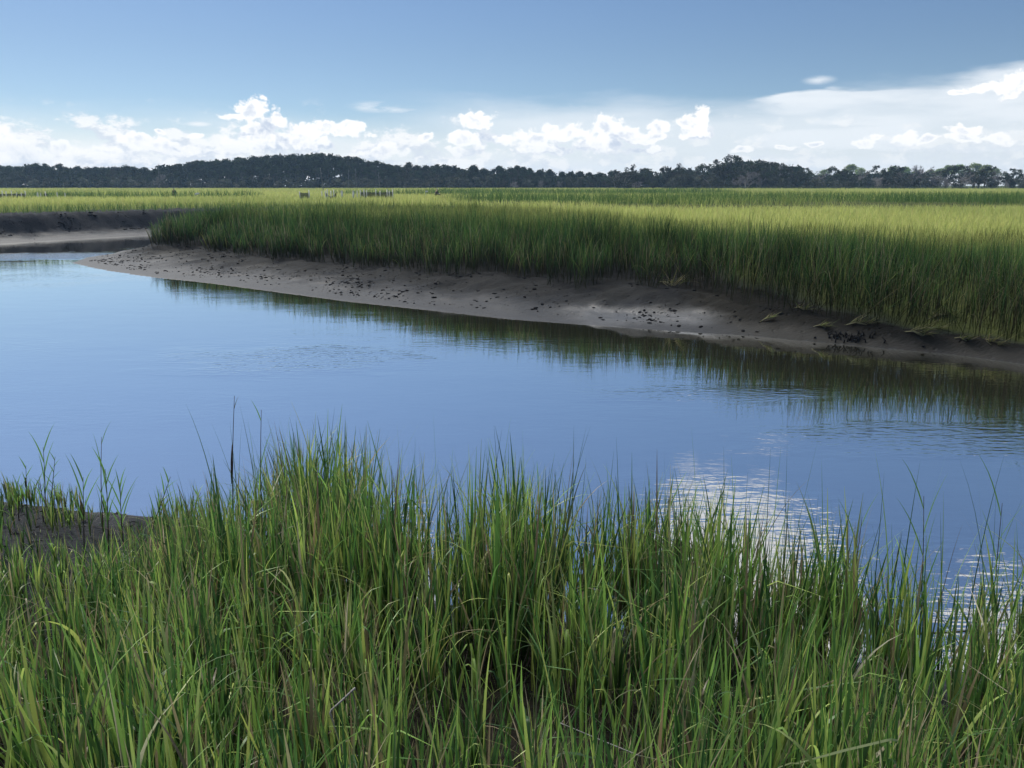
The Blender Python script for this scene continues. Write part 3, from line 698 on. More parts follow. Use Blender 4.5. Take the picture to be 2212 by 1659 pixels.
# the second rank of the rise and of the left wood, a little lower
x = -30
while x < 1330:
    h = top_of(x); rise = 400 < x < 860
    P_('oak' if not rise and random.random() < .6 else 'pine', x, h + (random.uniform(12, 26) if rise else random.uniform(9, 18)), 408 + random.uniform(-6, 6), random.uniform(.85, 1.2))
    x += random.uniform(24, 34)
# oaks right of centre and to the right edge
x = 1340
while x < 2270:
    h = top_of(x); d = 378 + random.uniform(-8, 8)
    if x < 1745 or (1780 < x < 1850) or random.random() < .35: P_('oak', x, h + random.uniform(-1, 4), d, random.uniform(.9, 1.25))
    else: P_('bare', x, h + random.uniform(2, 10), d, random.uniform(1.0, 1.3))
    x += random.uniform(24, 36)
# front row of greyish shrubs and low trees
x = -30
while x < 2260:
    y = random.uniform(378, 392); d = 392 + random.uniform(-5, 5) if x < 1340 else 360 + random.uniform(-6, 6)
    if x < 1000: P_('bush', x, y, d, random.uniform(1.0, 1.5))
    else: P_(random.choice(['bush', 'bush', 'oak', 'bare']), x, y - random.uniform(0, 10), d, random.uniform(1.0, 1.4))
    x += random.uniform(26, 40)
# single trees one can pick out
for kx, kk, yy, dd, ww in ((1380, 'oak', 352, 372, 1.0), (1330, 'bare', 364, 366, 1.1), (1590, 'oak', 331, 370, 1.15), (1612, 'bare', 352, 352, 1.35), (1480, 'oak', 350, 372, 1.0), (1665, 'oak', 343, 372, 1.1),
                           (1705, 'bare', 343, 385, .9), (1958, 'bare', 344, 380, 1.0), (1996, 'bare', 342, 384, 1.1), (1900, 'bare', 368, 352, 1.5), (2035, 'bare', 366, 352, 1.3), (2120, 'oak', 356, 350, 1.25), (2090, 'bare', 366, 346, 1.2), (2188, 'oak', 360, 352, 1.0),
                           (2160, 'bare', 362, 356, 1.0), (340, 'bare', 360, 398, .8), (1025, 'pine', 351, 412, 1.15), (1078, 'pine', 353, 412, 1.2), (1122, 'pine', 352, 412, 1.25), (940, 'pine', 349, 412, 1.1)):
    P_(kk, kx, yy, dd, ww)
# pines behind the right end, sunlit only by their paler needle colour
for kx, yy in ((1838, 350), (1862, 358), (1780, 362), (1930, 354), (1955, 356), (2010, 362), (2052, 352), (2075, 350), (2112, 347), (2132, 352), (2030, 360), (1720, 364), (1980, 364), (2150, 360)):
    P_('lit', kx, yy, 560 + random.uniform(-20, 20), random.uniform(1.2, 1.6))
KN = {'pine': ('dark pine', 'pine tree', 'dark pines along the far treeline'), 'oak': ('dark spreading oak', 'oak tree', 'dark oaks along the far treeline'), 'bush': ('low grey green shrub', 'shrub', 'grey green shrubs at the foot of the treeline'),
      'bare': ('bare grey tree', 'bare tree', 'bare grey trees along the far treeline'), 'lit': ('pale green sunlit pine', 'pine tree', 'sunlit pines behind the right end of the treeline')}
def nth(i): return '%d%s' % (i, 'th' if 10 < i % 100 < 14 else {1: 'st', 2: 'nd', 3: 'rd'}.get(i % 10, 'th'))
bucket = {}
for k, xp, o in sorted(trees, key=lambda t: t[1]): bucket.setdefault((k, zone(xp)), []).append(o)
for (k, zn), L in bucket.items():
    for i, o in enumerate(L):
        a, c, gname = KN[k]
        lab = '%s in %s' % (a, zn)
        if len(L) > 1: lab = ('leftmost ' if i == 0 else 'rightmost ' if i == len(L) - 1 else '') + lab
        if 0 < i < len(L) - 1: lab += ', %s such one from its left end' % nth(i + 1)
        tag(o, lab, c, gname)
print('trees', len(trees), {k: sum(t[0] == k for t in trees) for k in KN})
for k, L in protos.items():
    for i, o in enumerate(L):
        if (k, i) not in used:
            for ch in list(o.children): bpy.data.objects.remove(ch)
            bpy.data.objects.remove(o)
# the deep wood behind the first ranks, one dark mass
r = np.random.default_rng(9)
n = 5200; xs = r.uniform(-330, 215, n); ys = r.uniform(432, 470, n)
pxs = xs / ys * FPX + 512
tops = np.array([at_d(p / K, top_of(p / K) + 7, 445)[2] for p in pxs]); tops = np.where(pxs > 790, tops * .8, tops)
cent = np.stack([xs, ys, 1 + (tops - 2.5) * r.random(n)], 1)
V, F, C = leaf_cloud(cent, r.uniform(1.6, 3.0, n), 24, 1.0, r, [(.015, .025, .013), (.021, .032, .016), (.026, .036, .019)], .8)
tag(mesh_np('woodland', V, F, m_oak, None, C), 'dense dark woodland filling the gaps behind the tree line', 'woodland', kind='stuff')
# reedy rim along the foot of the trees
n = 9000; xs = r.uniform(-300, 310, n); ys = np.where(xs > 60, r.uniform(335, 352, n), r.uniform(372, 386, n))
V, F, t = ribbons(np.stack([xs, ys, np.full(n, 1.2)], 1), r.uniform(0, 6.28, n), np.abs(r.normal(.1, .1, n)), r.uniform(.1, .5, n), r.uniform(1.2, 2.2, n) * np.where(xs > 60, 1.1, .75), r.uniform(.10, .22, n), 3, r.normal(0, .7, n))
cA = pal(n, [(.09, .12, .06), (.12, .14, .075), (.14, .14, .10), (.06, .09, .045)], [1, 1, .6, 1])
tag(mesh_np('reed_belt', V, F, far_mat, None, blade_cols(cA, cA, t, n)), 'dull green reed belt along the foot of the trees', 'reeds', kind='stuff')
# dead trunks and poles in front of the wood
def pole_thing(name, x0, y0, x1, y1, dist, rad, mat, lab, cat, dark_foot=False, zfoot=1.1):
    a = at_d(x0, y0, dist); b = at_d(x1, y1, dist); b = b + (b - a) / max(a[2] - b[2], .1) * (b[2] - zfoot)
    root = empty(name, tuple(b)); tb = MB(); ax = a - b
    tb.tube([ax * f + np.array([math.sin(f * 7) * rad * .4, 0, 0]) for f in (0, .25, .5, .75, 1)], np.linspace(rad, rad * .55, 5), 7)
    tb.build('trunk' if cat == 'dead tree' else 'shaft', mat, root)
    tag(root, lab, cat); return root, ax
snagwood = simple('dead_trunk_wood', (.17, .165, .155), .9, .3, 1.5)
def snag(x0, y0, x1, y1, lab, sgn):
    root, ax = pole_thing('dead_trunk', x0, y0, x1, y1, 386, .13, snagwood, lab, 'dead tree')
    br = MB()
    for k in range(4):
        p = ax * (.55 + .11 * k); e = p + np.array([sgn * (1 if k % 2 else -1) * (1.0 - .15 * k), 0, .7]); br.tube([p, (p + e) / 2 + (0, 0, -.1), e], [.09, .06, .03], 4)
    br.build('branch_stubs', snagwood, root)
    root['group'] = 'pale dead trunks in front of the wood'
snag(342, 354, 343, 386, 'pale dead trunk with stub branches at the left end of the wood', 1)
snag(753, 366, 753, 388, 'pale dead trunk above the single stakes between the nets', 1)
snag(768, 363, 769, 384, 'pale dead trunk right of centre on the wooded rise, with a fork', -1)
snag(817, 371, 820, 402, 'tall pale dead trunk right of the long netting panel', 1)
darkpole = simple('weathered_pole', (.20, .19, .175), .85, .4, .35)
root, ax = pole_thing('leaning_pole', 692, 364, 698, 409, 236, .10, darkpole, 'tall grey pole leaning left in the marsh below the wooded rise', 'pole')
mb = MB(); mb.tube([ax * .985, ax * 1.0 + np.array((0, 0, .12))], [.085, .07], 7); mb.build('pole_cap', paletrunk, root)
# box on a post at the foot of the right trees
p = at_d(1908, 401, 330); root = tag(empty('nest_box', (p[0], p[1], 1.2)), 'dark wooden box on a post at the foot of the bare trees', 'nest box')
hb = at_d(1908, 398, 330)[2] - 1.2
dk = simple('dark_stained_wood', (.022, .020, .020), .8, .3, 3)
mb = MB(); mb.tube([(0, 0, -.4), (0, 0, hb)], [.12, .12], 8); mb.build('post', dk, root)
mb = MB(); mb.box((0, 0, hb + .85), (1.5, 1.2, 1.7)); b = mb.build('box', dk, root, False)
mb = MB(); mb.box((0, -.1, hb + 1.76), (1.8, 1.6, .12)); mb.build('roof', dk, b, False)
mb = MB(); mb.tube([(0, -.62, hb + 1.05), (0, -.58, hb + 1.05)], [.28, .28], 12); mb.build('entrance_hole', simple('hole_black', (.004, .004, .004), .9), b)  # black disc on the front, darkness of the opening is its colour
# ------------------------------------------------------------------ stakes and netting in the marsh
stake_m = simple('pale_stake', (.80, .78, .70), .7, .15, 4)
net_m, g, b, o = material('dark_netting')
b.inputs['Base Color'].default_value = (.060, .068, .062, 1); b.inputs['Roughness'].default_value = .9
tr = g.new('ShaderNodeBsdfTransparent'); mx = g.new('ShaderNodeMixShader'); mx.inputs[0].default_value = .42
g.l.new(b.outputs[0], mx.inputs[1]); g.l.new(tr.outputs[0], mx.inputs[2]); g.l.new(mx.outputs[0], o.inputs['Surface'])
def srcx(zx, x0, sc_): return (x0 + zx * sc_) * 2212 / 3000
def stake_mesh(parent, name, loc, h, lean=0.0):
    mb = MB(); l = np.array(loc, float); mb.tube([l + (0, 0, -.35), l + (lean * h * .5, 0, h * .5), l + (lean * h, 0, h)], [.060, .060, .054], 7)
    return mb.build(name, stake_m, parent)
ZS = .1447; ZL = .0904
def stake(px, ytop, d, lab, lean=0.0):
    t = at_d(px, ytop, d); z = 1.3
    root = empty('stake', (t[0], d, z)); stake_mesh(root, 'shaft', (0, 0, 0), t[2] - z, lean)
    mb = MB(); mb.tube([(lean * (t[2] - z), 0, t[2] - z - .10), (lean * (t[2] - z), 0, t[2] - z + .01)], [.066, .062], 7); mb.build('cap', stake_m, root)
    tag(root, lab, 'stake', 'pale stakes in the marsh')
def panel(x0, x1, y_top, d, posts, lab, sag=0.0, slope=0.0, dy=0.0, tears=()):
    a = at_d(x0, y_top, d); c = at_d(x1, y_top, d); z = 1.3; L = c[0] - a[0]; top = a[2] - z
    root = tag(empty('netting_panel', ((a[0] + c[0]) / 2, d, z)), lab, 'netting', 'netting panels in the marsh')
    n = 24; V = []; F = []
    for i in range(n + 1):
        f = i / n; h = top - sag * math.sin(math.pi * f) - .05 * math.sin(f * 19 + L) ** 2
        yy = dy * f + .05 * math.sin(f * 23)
        for j in range(4): V.append((-L / 2 + L * f, yy + .02 * math.sin(j * 2 + f * 9), .05 + (h - .05) * j / 3))
    for i in range(n):
        for j in range(3): F.append((i * 4 + j, i * 4 + 4 + j, i * 4 + 5 + j, i * 4 + 1 + j))
    o = mesh_np('netting', V, F, net_m, root)
    sm = o.modifiers.new('thickness', 'SOLIDIFY'); sm.thickness = .012
    for px, ph in posts:
        t = at_d(px, y_top, d); f = (t[0] - a[0]) / L
        stake_mesh(root, 'post', (t[0] - (a[0] + c[0]) / 2, dy * f - .06, 0), top + ph, random.uniform(-.02, .02))
X = lambda zx: srcx(zx, 850, ZS); XL = lambda zx: srcx(zx, 0, ZL)
panel(X(180), X(395), 415.0, 101, [(X(198), .08), (X(380), .25)], 'short dark netting panel, leftmost of those below the wooded rise', .06)
panel(X(705), X(935), 414.5, 108, [(X(715), .14), (X(752), .35), (X(828), .15), (X(885), .3)], 'sagging dark netting panel with a deep dip, second below the wooded rise', .50)
panel(X(1425), X(2080), 414.2, 112, [(X(1425), .2), (X(1500), .28), (X(1547), .2), (X(1735), .3), (X(1825), .12), (X(1965), .28), (X(2010), .15), (X(2075), .3)], 'longest dark netting panel with eight pale posts, right of the loose stakes', .05)
panel(XL(-400), XL(850), 417.5, 112, [(XL(80), .35), (XL(205), .25), (XL(380), .35), (XL(690), .1), (XL(825), .3)], 'long dark netting panel cut by the left photo edge', .04)
panel(XL(1425), XL(1530), 417.5, 112, [(XL(1483), .25)], 'tiny dark netting panel on a single post, left of the last two stakes', .0)
for zx, yt, lab, ln in ((640, 413, 'single pale stake left of the sagging net', 0), (1035, 412, 'left stake of the first close pair right of the sagging net', 0), (1051, 412, 'right stake of the first close pair right of the sagging net', .02),
                        (1262, 412.5, 'thicker left stake of the second close pair between the nets', .03), (1282, 412, 'right stake of the second close pair between the nets', 0), (1355, 412, 'single pale stake just left of the longest net', 0)):
    stake(X(zx), yt, 110, lab, ln)
for zx, yt, lab, ln in ((462, 416, 'leaning pale stake in front of the net at the left photo edge', .25), (1172, 418, 'short leaning stake of the three near the tiny net', .1), (1222, 415.5, 'tallest of the three stakes near the tiny net', -.02),
                        (1298, 417, 'right one of the three stakes near the tiny net', .04), (1842, 415.5, 'taller of the two stakes right of the tiny net', 0), (2095, 416.5, 'last stake on the right of the left stake row', .02)):
    stake(XL(zx), yt, 111, lab, ln)
white = simple('white_cloth', (.75, .75, .72), .8, .08, 5)
def marker(px, py, d, lab):
    t = at_d(px, py, d); root = tag(empty('marker_flag', (t[0], d, 1.3)), lab, 'marker', 'small white markers in the marsh'); h = t[2] - 1.3
    mb = MB(); mb.tube([(0, 0, -.2), (0, 0, h + .08)], [.012, .012], 5); mb.build('wire', stake_m, root)
    n = 6; V = []; F = []
    for i in range(n + 1):
        for j in range(2): V.append((.012 + .30 * i / n, .03 * math.sin(i * 1.3), h - .15 + .2 * j))
    for i in range(n): F.append((2*i, 2*i+2, 2*i+3, 2*i+1))
    mesh_np('flag', V, F, white, root).modifiers.new('thickness', 'SOLIDIFY').thickness = .006
marker(425, 417.3, 108, 'brighter small white marker low in the grass right of the dark standing person')
marker(421, 418.2, 105, 'fainter small white marker left beside the brighter one')
marker(919.5, 413.0, 118, 'small white marker left of the two people bent over')
# ------------------------------------------------------------------ people far out in the marsh
def skin_mesh(name, joints, bones, mat, parent, lv=2):
    me = bpy.data.meshes.new(name); names = list(joints)
    me.from_pydata([joints[n][0] for n in names], [(names.index(a), names.index(b)) for a, b in bones], [])
    o = bpy.data.objects.new(name, me); col.objects.link(o); o.parent = parent
    sk = o.modifiers.new('skin', 'SKIN'); me.skin_vertices or None
    if not me.skin_vertices: 
        bm = bmesh.new(); bm.from_mesh(me); bm.verts.layers.skin.verify(); bm.to_mesh(me); bm.free()
    for i, n in enumerate(names):
        rr = joints[n][1]; rr = rr if isinstance(rr, tuple) else (rr, rr)
        me.skin_vertices[0].data[i].radius = rr; me.skin_vertices[0].data[i].use_root = (i == 0)
    ss = o.modifiers.new('sub', 'SUBSURF'); ss.levels = lv; ss.render_levels = lv
    me.materials.append(mat); return o
skin_m = simple('skin', (.36, .22, .16), .6, .08, 8)
def person(loc, rz, bend, colours, lab, crouch=0.0, cap=None, arms='down', step=.12):
    """standing figure; bend = forward lean of the trunk, crouch = 0..1 knee bend. Faces +Y locally."""
    root = tag(empty('person', loc, rz), lab, 'person')
    V = lambda x, y, z: np.array([x, y, z], float)
    kneeang = crouch * 1.25; th = .44; sh_ = .43
    hip_z = .08 + sh_ * math.cos(kneeang * .55) + th * math.cos(kneeang)
    J = {}; hip = V(0, -th * math.sin(kneeang) + sh_ * math.sin(kneeang * .55), hip_z)
    def spine(f, off=0.0):
        a = bend * min(1, .55 + f * .6); return hip + V(0, math.sin(a), math.cos(a)) * f * .52 + V(off, 0, 0)
    neck = spine(1.05); a = bend * .75; hd = V(0, math.sin(a), math.cos(a)); head = neck + hd * .17
    J['pelvis'] = (hip, (.15, .11)); J['waist'] = (spine(.4), (.135, .10)); J['chest'] = (spine(.78), (.165, .115)); J['neck'] = (neck, .055); J['jaw'] = (neck + hd * .10 + V(0, .025 * math.cos(a), 0), (.062, .07)); J['head'] = (head, (.078, .095)); J['crown'] = (head + hd * .085, (.062, .075))
    J['nose'] = (head + V(0, .105 * math.cos(a) , -.02 - .09 * math.sin(a)), .014)
    bones = [('pelvis', 'waist'), ('waist', 'chest'), ('chest', 'neck'), ('neck', 'jaw'), ('jaw', 'head'), ('head', 'crown'), ('head', 'nose')]
    for s, n in ((-1, 'l'), (1, 'r')):
        J['ear' + n] = (head + V(s * .082, 0, 0), .016); bones.append(('head', 'ear' + n))
        hp = hip + V(s * .095, 0, -.06); st = s * step
        kn = hip + V(s * .11, th * math.sin(kneeang) + st * .6, -th * math.cos(kneeang)); an = V(s * .11, st, .09)
        toe = an + V(s * .03, .17, -.055)
        J['hip' + n] = (hp, .088); J['knee' + n] = (kn, .06); J['calf' + n] = (kn * .6 + an * .4 + V(0, -.02, 0), .056); J['ankle' + n] = (an, .042); J['toe' + n] = (toe, .036)
        bones += [('pelvis', 'hip' + n), ('hip' + n, 'knee' + n), ('knee' + n, 'calf' + n), ('calf' + n, 'ankle' + n), ('ankle' + n, 'toe' + n)]
        shd = spine(.92, s * .19); 
        if arms == 'down': el = shd + V(s * .05, .03 + .10 * s * .3, -.28); wr = el + V(-s * .01, .10, -.22)
        else: el = shd + V(s * .04, .08, -.27); wr = el + V(-s * .06, .12, -.23)
        J['sh' + n] = (shd, .062); J['el' + n] = (el, .042); J['wr' + n] = (wr, .028)
        dr = (wr - el) / np.linalg.norm(wr - el); palm = wr + dr * .07; J['palm' + n] = (palm, (.034, .017))
        bones += [('chest', 'sh' + n), ('sh' + n, 'el' + n), ('el' + n, 'wr' + n), ('wr' + n, 'palm' + n)]
        for k, L in enumerate((.070, .080, .075, .058)):
            b0 = palm + dr * .035 + V(0, (k - 1.5) * .019, 0); b1 = b0 + dr * L * .55 + V(-s * .008, 0, 0); b2 = b1 + dr * L * .4 + V(-s * .022, 0, 0)
            J['f%d%s' % (k, n)] = (b0, .009); J['g%d%s' % (k, n)] = (b1, .0085); J['h%d%s' % (k, n)] = (b2, .0075)
            bones += [('palm' + n, 'f%d%s' % (k, n)), ('f%d%s' % (k, n), 'g%d%s' % (k, n)), ('g%d%s' % (k, n), 'h%d%s' % (k, n))]
        t1 = wr + dr * .045 + V(0, .035, 0); t2 = t1 + dr * .035 + V(-s * .01, .012, 0); J['t1' + n] = (t1, .011); J['t2' + n] = (t2, .009)
        bones += [('wr' + n, 't1' + n), ('t1' + n, 't2' + n)]
    skin_mesh('body', J, bones, skin_m, root)
    def sub(name, keys, bn, grow, mat):
        jj = {k: (J[k][0], tuple(r + grow for r in (J[k][1] if isinstance(J[k][1], tuple) else (J[k][1],) * 2))) for k in keys}
        return skin_mesh(name, jj, bn, mat, root)
    jk, tk, hk = colours
    sub('jacket', ['waist', 'pelvis', 'chest', 'shl', 'ell', 'wrl', 'shr', 'elr', 'wrr'], [('pelvis', 'waist'), ('waist', 'chest'), ('chest', 'shl'), ('shl', 'ell'), ('ell', 'wrl'), ('chest', 'shr'), ('shr', 'elr'), ('elr', 'wrr')], .022, jk)
    ks = ['pelvis']; bs = []
    for n in 'lr': ks += ['hip' + n, 'knee' + n, 'calf' + n, 'ankle' + n]; bs += [('pelvis', 'hip' + n), ('hip' + n, 'knee' + n), ('knee' + n, 'calf' + n), ('calf' + n, 'ankle' + n)]
    sub('trousers', ks, bs, .018, tk)
    for n in 'lr': sub('boot', ['ankle' + n, 'toe' + n], [('ankle' + n, 'toe' + n)], .014, tk)
    skin_mesh('cap' if cap else 'hair', {'a': (head + hd * .045 - V(0, .012, 0), (.088, .098)), 'b': (head + hd * .10, (.066, .08))} | ({'c': (head + hd * .05 + V(0, .17 * math.cos(a), -.17 * math.sin(a)), (.06, .012))} if cap else {}), [('a', 'b')] + ([('a', 'c')] if cap else []), hk, root)
    return root
navy = simple('navy_cloth', (.012, .014, .035), .85, .2, 8); dark = simple('dark_cloth', (.018, .020, .020), .85, .2, 8); pale = simple('pale_grey_cloth', (.42, .41, .41), .85, .1, 8)
hairm = simple('dark_hair', (.02, .015, .012), .7, .2, 20); olive = simple('olive_cloth', (.05, .06, .04), .85, .2, 8)
p = at_d(375.5, 405.5, 124); person((p[0], 124, 1.3), R(195), .22, (navy, navy, hairm), 'person in dark navy clothes standing alone in the left marsh meadow', 0, None, 'down')
p = at_d(941.5, 405.6, 122); person((p[0], 122, 1.3), R(-60), .30, (olive, dark, white), 'person in dark clothes and white cap, left of the pair in the marsh', 0, 1, 'down')
p = at_d(949.5, 405.8, 122); person((p[0] - .1, 122.2, 1.3), R(75), 1.25, (pale, dark, hairm), 'person in pale top bent double, right of the pair in the marsh', .25, None, 'reach')
# ------------------------------------------------------------------ single plants and finds on the mud
def ground_hit(x, y):
    d = ray(x, y); t = np.geomspace(1.2, 80, 900); P = d[None, :2] * t[:, None]
    z = terrain(P, True)[0]; zz = EYE + d[2] * t; k = int(np.argmax(zz < np.maximum(z, 0)))
    return np.array([P[k, 0], P[k, 1], max(z[k], 0)])
stem_brown = simple('reed_stem_brown', (.055, .042, .034), .8, .35, 14); stem_red = simple('reed_stem_reddish', (.11, .055, .05), .75, .3, 14)
leaf_green = simple('reed_leaf_green', (.085, .185, .050), .5, .35, 9, .4)
for m_ in (leaf_green,):
    t_ = m_.node_tree; g_ = NG(t_); tb_ = g_.new('ShaderNodeBsdfTranslucent'); tb_.inputs[0].default_value = (.14, .30, .07, 1); ms_ = g_.new('ShaderNodeMixShader'); ms_.inputs[0].default_value = .45
    g_.l.new(t_.nodes['Principled BSDF'].outputs[0], ms_.inputs[1]); g_.l.new(tb_.outputs[0], ms_.inputs[2]); g_.l.new(ms_.outputs[0], t_.nodes['Material Output'].inputs['Surface'])
leaf_dry = simple('dry_leaf', (.30, .26, .16), .7, .3, 10); sheath_m = simple('dry_sheath', (.085, .058, .045), .75, .35, 12)
greystick = simple('grey_driftwood', (.20, .19, .185), .85, .35, 20)
def reed(b, t, d, lab, nleaf, lw=.011, spread=.55, smat=None, lmat=None, llen=.30, lo=.35, sheath=False, cat='reed'):
    """b, t: photo points of foot and tip"""
    if d is None:
        p0 = ground_hit(*b); d = p0[1]
    else:
        q = at_d(b[0], b[1], d); p0 = np.array([q[0], d, max(zat(q[0], d), -.1)])
    p1 = at_d(t[0], t[1], d); ax = p1 - p0; ax[1] = random.uniform(-.05, .05)
    root = tag(empty('reed_plant', tuple(p0)), lab, cat, 'single reeds standing at the near water edge')
    f = np.linspace(0, 1, 9); bow = random.uniform(-.03, .03) * np.linalg.norm(ax)
    pts = ax[None] * f[:, None] + np.stack([np.sin(f * math.pi) * bow, 0 * f, 0 * f], 1); pts[0] -= (0, 0, .12)
    mb = MB(); mb.tube(pts, np.linspace(.0065, .0018, 9), 6); mb.build('stem', smat or stem_brown, root)
    for k in range(nleaf):
        g0 = lo + (.97 - lo) * k / max(1, nleaf - 1) * .95; p = np.array([np.interp(g0, f, pts[:, i]) for i in range(3)])
        s = 1 if k % 2 else -1; u = ax / np.linalg.norm(ax); L = llen * random.uniform(.7, 1.15) * (1.1 - .35 * g0)
        a = spread * random.uniform(.5, 1.2); dirv = u * math.cos(a) + np.array([s * math.sin(a), random.uniform(-.3, .3), 0]); n = 6
        c = [p]; 
        for i in range(n): dirv = dirv + np.array([s * .03, 0, -.03 * i * random.uniform(0, 1.2)]); dirv /= np.linalg.norm(dirv); c.append(c[-1] + dirv * L / n)
        tt = np.linspace(0, 1, n + 1); mb = MB(); mb.strip(c, lw * (np.minimum(1, .5 + 2 * tt) * (1 - tt ** 1.6) + .05), (.85, .5, .15)); mb.build('leaf', lmat or leaf_green, root)
    if sheath:
        g1 = [.60, .64, .70, .74, .78]; mb = MB(); mb.tube([np.array([np.interp(x_, f, pts[:, i]) for i in range(3)]) - (.004, .004, 0) for x_ in g1], [.004, .009, .010, .007, .003], 7); mb.build('sheath', sheath_m, root)
    return root
reed((58, 1122), (60, 1003), None, 'short reed with a brown sheath, leftmost on the muddy point', 5, .012, .35, sheath=True, llen=.22)
reed((97, 1132), (97, 963), None, 'tallest green reed of the dark clump on the left muddy point', 6, .014, .14, lo=.25, llen=.42)
reed((103, 1130), (113, 990), None, 'dark reed with clasping leaves, right in the clump on the muddy point', 7, .009, .5, llen=.14, lo=.4)
reed((93, 1128), (83, 1030), None, 'dark bare reed, left in the clump on the muddy point', 4, .008, .45, llen=.13, lo=.5)
reed((119, 1112), (121, 1050), None, 'small reed just right of the dark clump on the mud', 5, .008, .35, llen=.2)
reed((138, 1112), (147, 1062), None, 'thinnest curved reed sprout on the edge of the muddy point', 4, .006, .6, llen=.14)
reed((40, 1125), (38, 1040), None, 'small green reed tuft at the left photo edge on the mud', 6, .009, .3, llen=.24)
reed((183, 1235), (180, 1030), None, 'forked reed with two long leaves at its top, right on the mud', 5, .013, .42, llen=.42, lo=.55)
reed((228, 1190), (218, 945), None, 'tall thin reddish reed right of the muddy point', 4, .007, .25, stem_red, llen=.34, lo=.3)
reed((233, 1200), (232, 1010), None, 'bushy upright reed behind the reddish reed', 7, .014, .2, llen=.40, lo=.3)
reed((268, 1195), (263, 1040), None, 'dense upright green reed between the reddish and the leaning reeds', 8, .013, .2, llen=.36, lo=.3)
reed((288, 1228), (368, 1030), None, 'reed leaning right with feathered leaves, above the water', 9, .012, .5, llen=.26, lo=.4)
reed((362, 1222), (430, 1068), None, 'second reed leaning right, closer to the tall grass', 9, .012, .55, llen=.24, lo=.3)
reed((506, 1150), (509, 853), 5.9, 'tall dead brown stalk with a dry sheath, highest plant by the water', 2, .006, .2, sheath=True, llen=.2, lmat=leaf_dry)
reed((571, 1150), (568, 882), 5.9, 'tall dark thin stalk right of the dead brown stalk', 3, .008, .18, llen=.34, lo=.5)
reed((1850, 1330), (1866, 1120), 5.6, 'broad leaved green reed in the gap at the right water edge', 6, .014, .22, llen=.46, lo=.2)
reed((1995, 1330), (2000, 1075), 5.5, 'tall green reed fan right of centre at the right water edge', 7, .016, .2, llen=.55, lo=.15)
reed((2150, 1340), (2170, 1090), 5.4, 'tall green reed fan at the right photo edge', 7, .016, .22, llen=.55, lo=.15)
succ = simple('saltwort_green', (.10, .19, .06), .5, .25, 12, .4)
def sprig(xb, yb, yt, lab):
    p0 = ground_hit(xb, yb); H = max(.14, min(.34, at_d(xb, yt, p0[1])[2] - p0[2]))
    root = tag(empty('saltwort_sprig', tuple(p0)), lab, 'succulent plant', 'fleshy saltwort sprigs among the near grass')
    mb = MB(); mb.tube([(0, 0, -.03), (.01, 0, H * .5), (.0, .01, H)], [.004, .0035, .002], 6); mb.build('stem', succ, root)
    lb = MB(); r = np.random.default_rng(int(xb))
    for k in range(46):
        h = H * (.15 + .85 * k / 46); a = k * 2.4; L = .042 * (1.1 - .5 * k / 46) * r.uniform(.7, 1.2); e = np.array([math.cos(a) * L, math.sin(a) * L, L * .8])
        lb.tube([(0, 0, h), e * .5 + (0, 0, h), e + (0, 0, h)], [.002, .0042, .0015], 5)
    lb.build('leaves', succ, root)
sprig(774, 1628, 1535, 'fleshy pale green sprig below the middle of the tall grass')
sprig(273, 1480, 1400, 'fleshy sprig under the muddy point on the left')
sprig(30, 1560, 1440, 'fleshy sprig at the left photo edge')
sprig(413, 1625, 1550, 'fleshy sprig near the bottom edge, left of centre')
sprig(1467, 1628, 1548, 'fleshy sprig near the bottom edge, right of centre')
sprig(590, 1640, 1585, 'small fleshy sprig at the bottom edge between two others')
def bent(name, px, d, wid, mat, lab, cat, tube=False, part='blade'):
    pts = np.array([at_d(x, y, dd) for (x, y), dd in zip(px, d)]); c = pts[0].copy(); pts = pts - c
    root = tag(empty(name, tuple(c)), lab, cat); mb = MB(); n = len(pts); t = np.linspace(0, n - 1, n * 4); P = np.stack([np.interp(t, np.arange(n), pts[:, i]) for i in range(3)], 1)
    if tube: mb.tube(P, np.linspace(wid, wid * .6, len(P)), 6)
    else: tt = np.linspace(0, 1, len(P)); mb.strip(P, wid * (np.minimum(1, .4 + 3 * tt) * (1 - tt ** 4) + .08), (.1, .55, .83))
    mb.build(part, mat, root)
    k = MB(); k.tube([P[0] - (0, 0, .25), P[0] * .5 - (0, 0, .1), P[1]], [wid * .45, wid * .4, wid * .3], 6); k.build('stem_base', mat, root)
    return root
pale_leaf = simple('pale_folded_leaf', (.26, .31, .14), .5, .2, 18, .4)
bent('bent_grass_leaf', [(1718, 1650), (1820, 1622), (1925, 1597), (1940, 1600), (1943, 1622)], [2.55, 2.5, 2.45, 2.45, 2.44], .008, pale_leaf, 'pale folded grass leaf lying across the grass near the bottom right', 'grass leaf')
bent('broken_stem', [(767, 1486), (740, 1512), (712, 1537), (722, 1570), (745, 1640)], [2.8, 2.75, 2.7, 2.68, 2.65], .0045, greystick, 'grey broken stem bent at a right angle, left of the bottom centre', 'dead stem', True, 'shaft')
bent('dry_stalk', [(1383, 1634), (1300, 1600), (1210, 1562)], [2.55, 2.6, 2.65], .0032, greystick, 'thin dry stalk lying aslant near the bottom centre', 'dead stem', True, 'shaft')
bent('driftwood_stick', [(1913, 1373), (1980, 1369), (2050, 1366), (2117, 1361)], [5.35, 5.35, 5.35, 5.35], .010, simple('wet_wood', (.05, .042, .04), .6, .3, 20), 'dark stick lying level in the reeds at the right water edge', 'driftwood', True, 'shaft')
tuft_m = leafy('fallen_grass', .3, .6, .2)
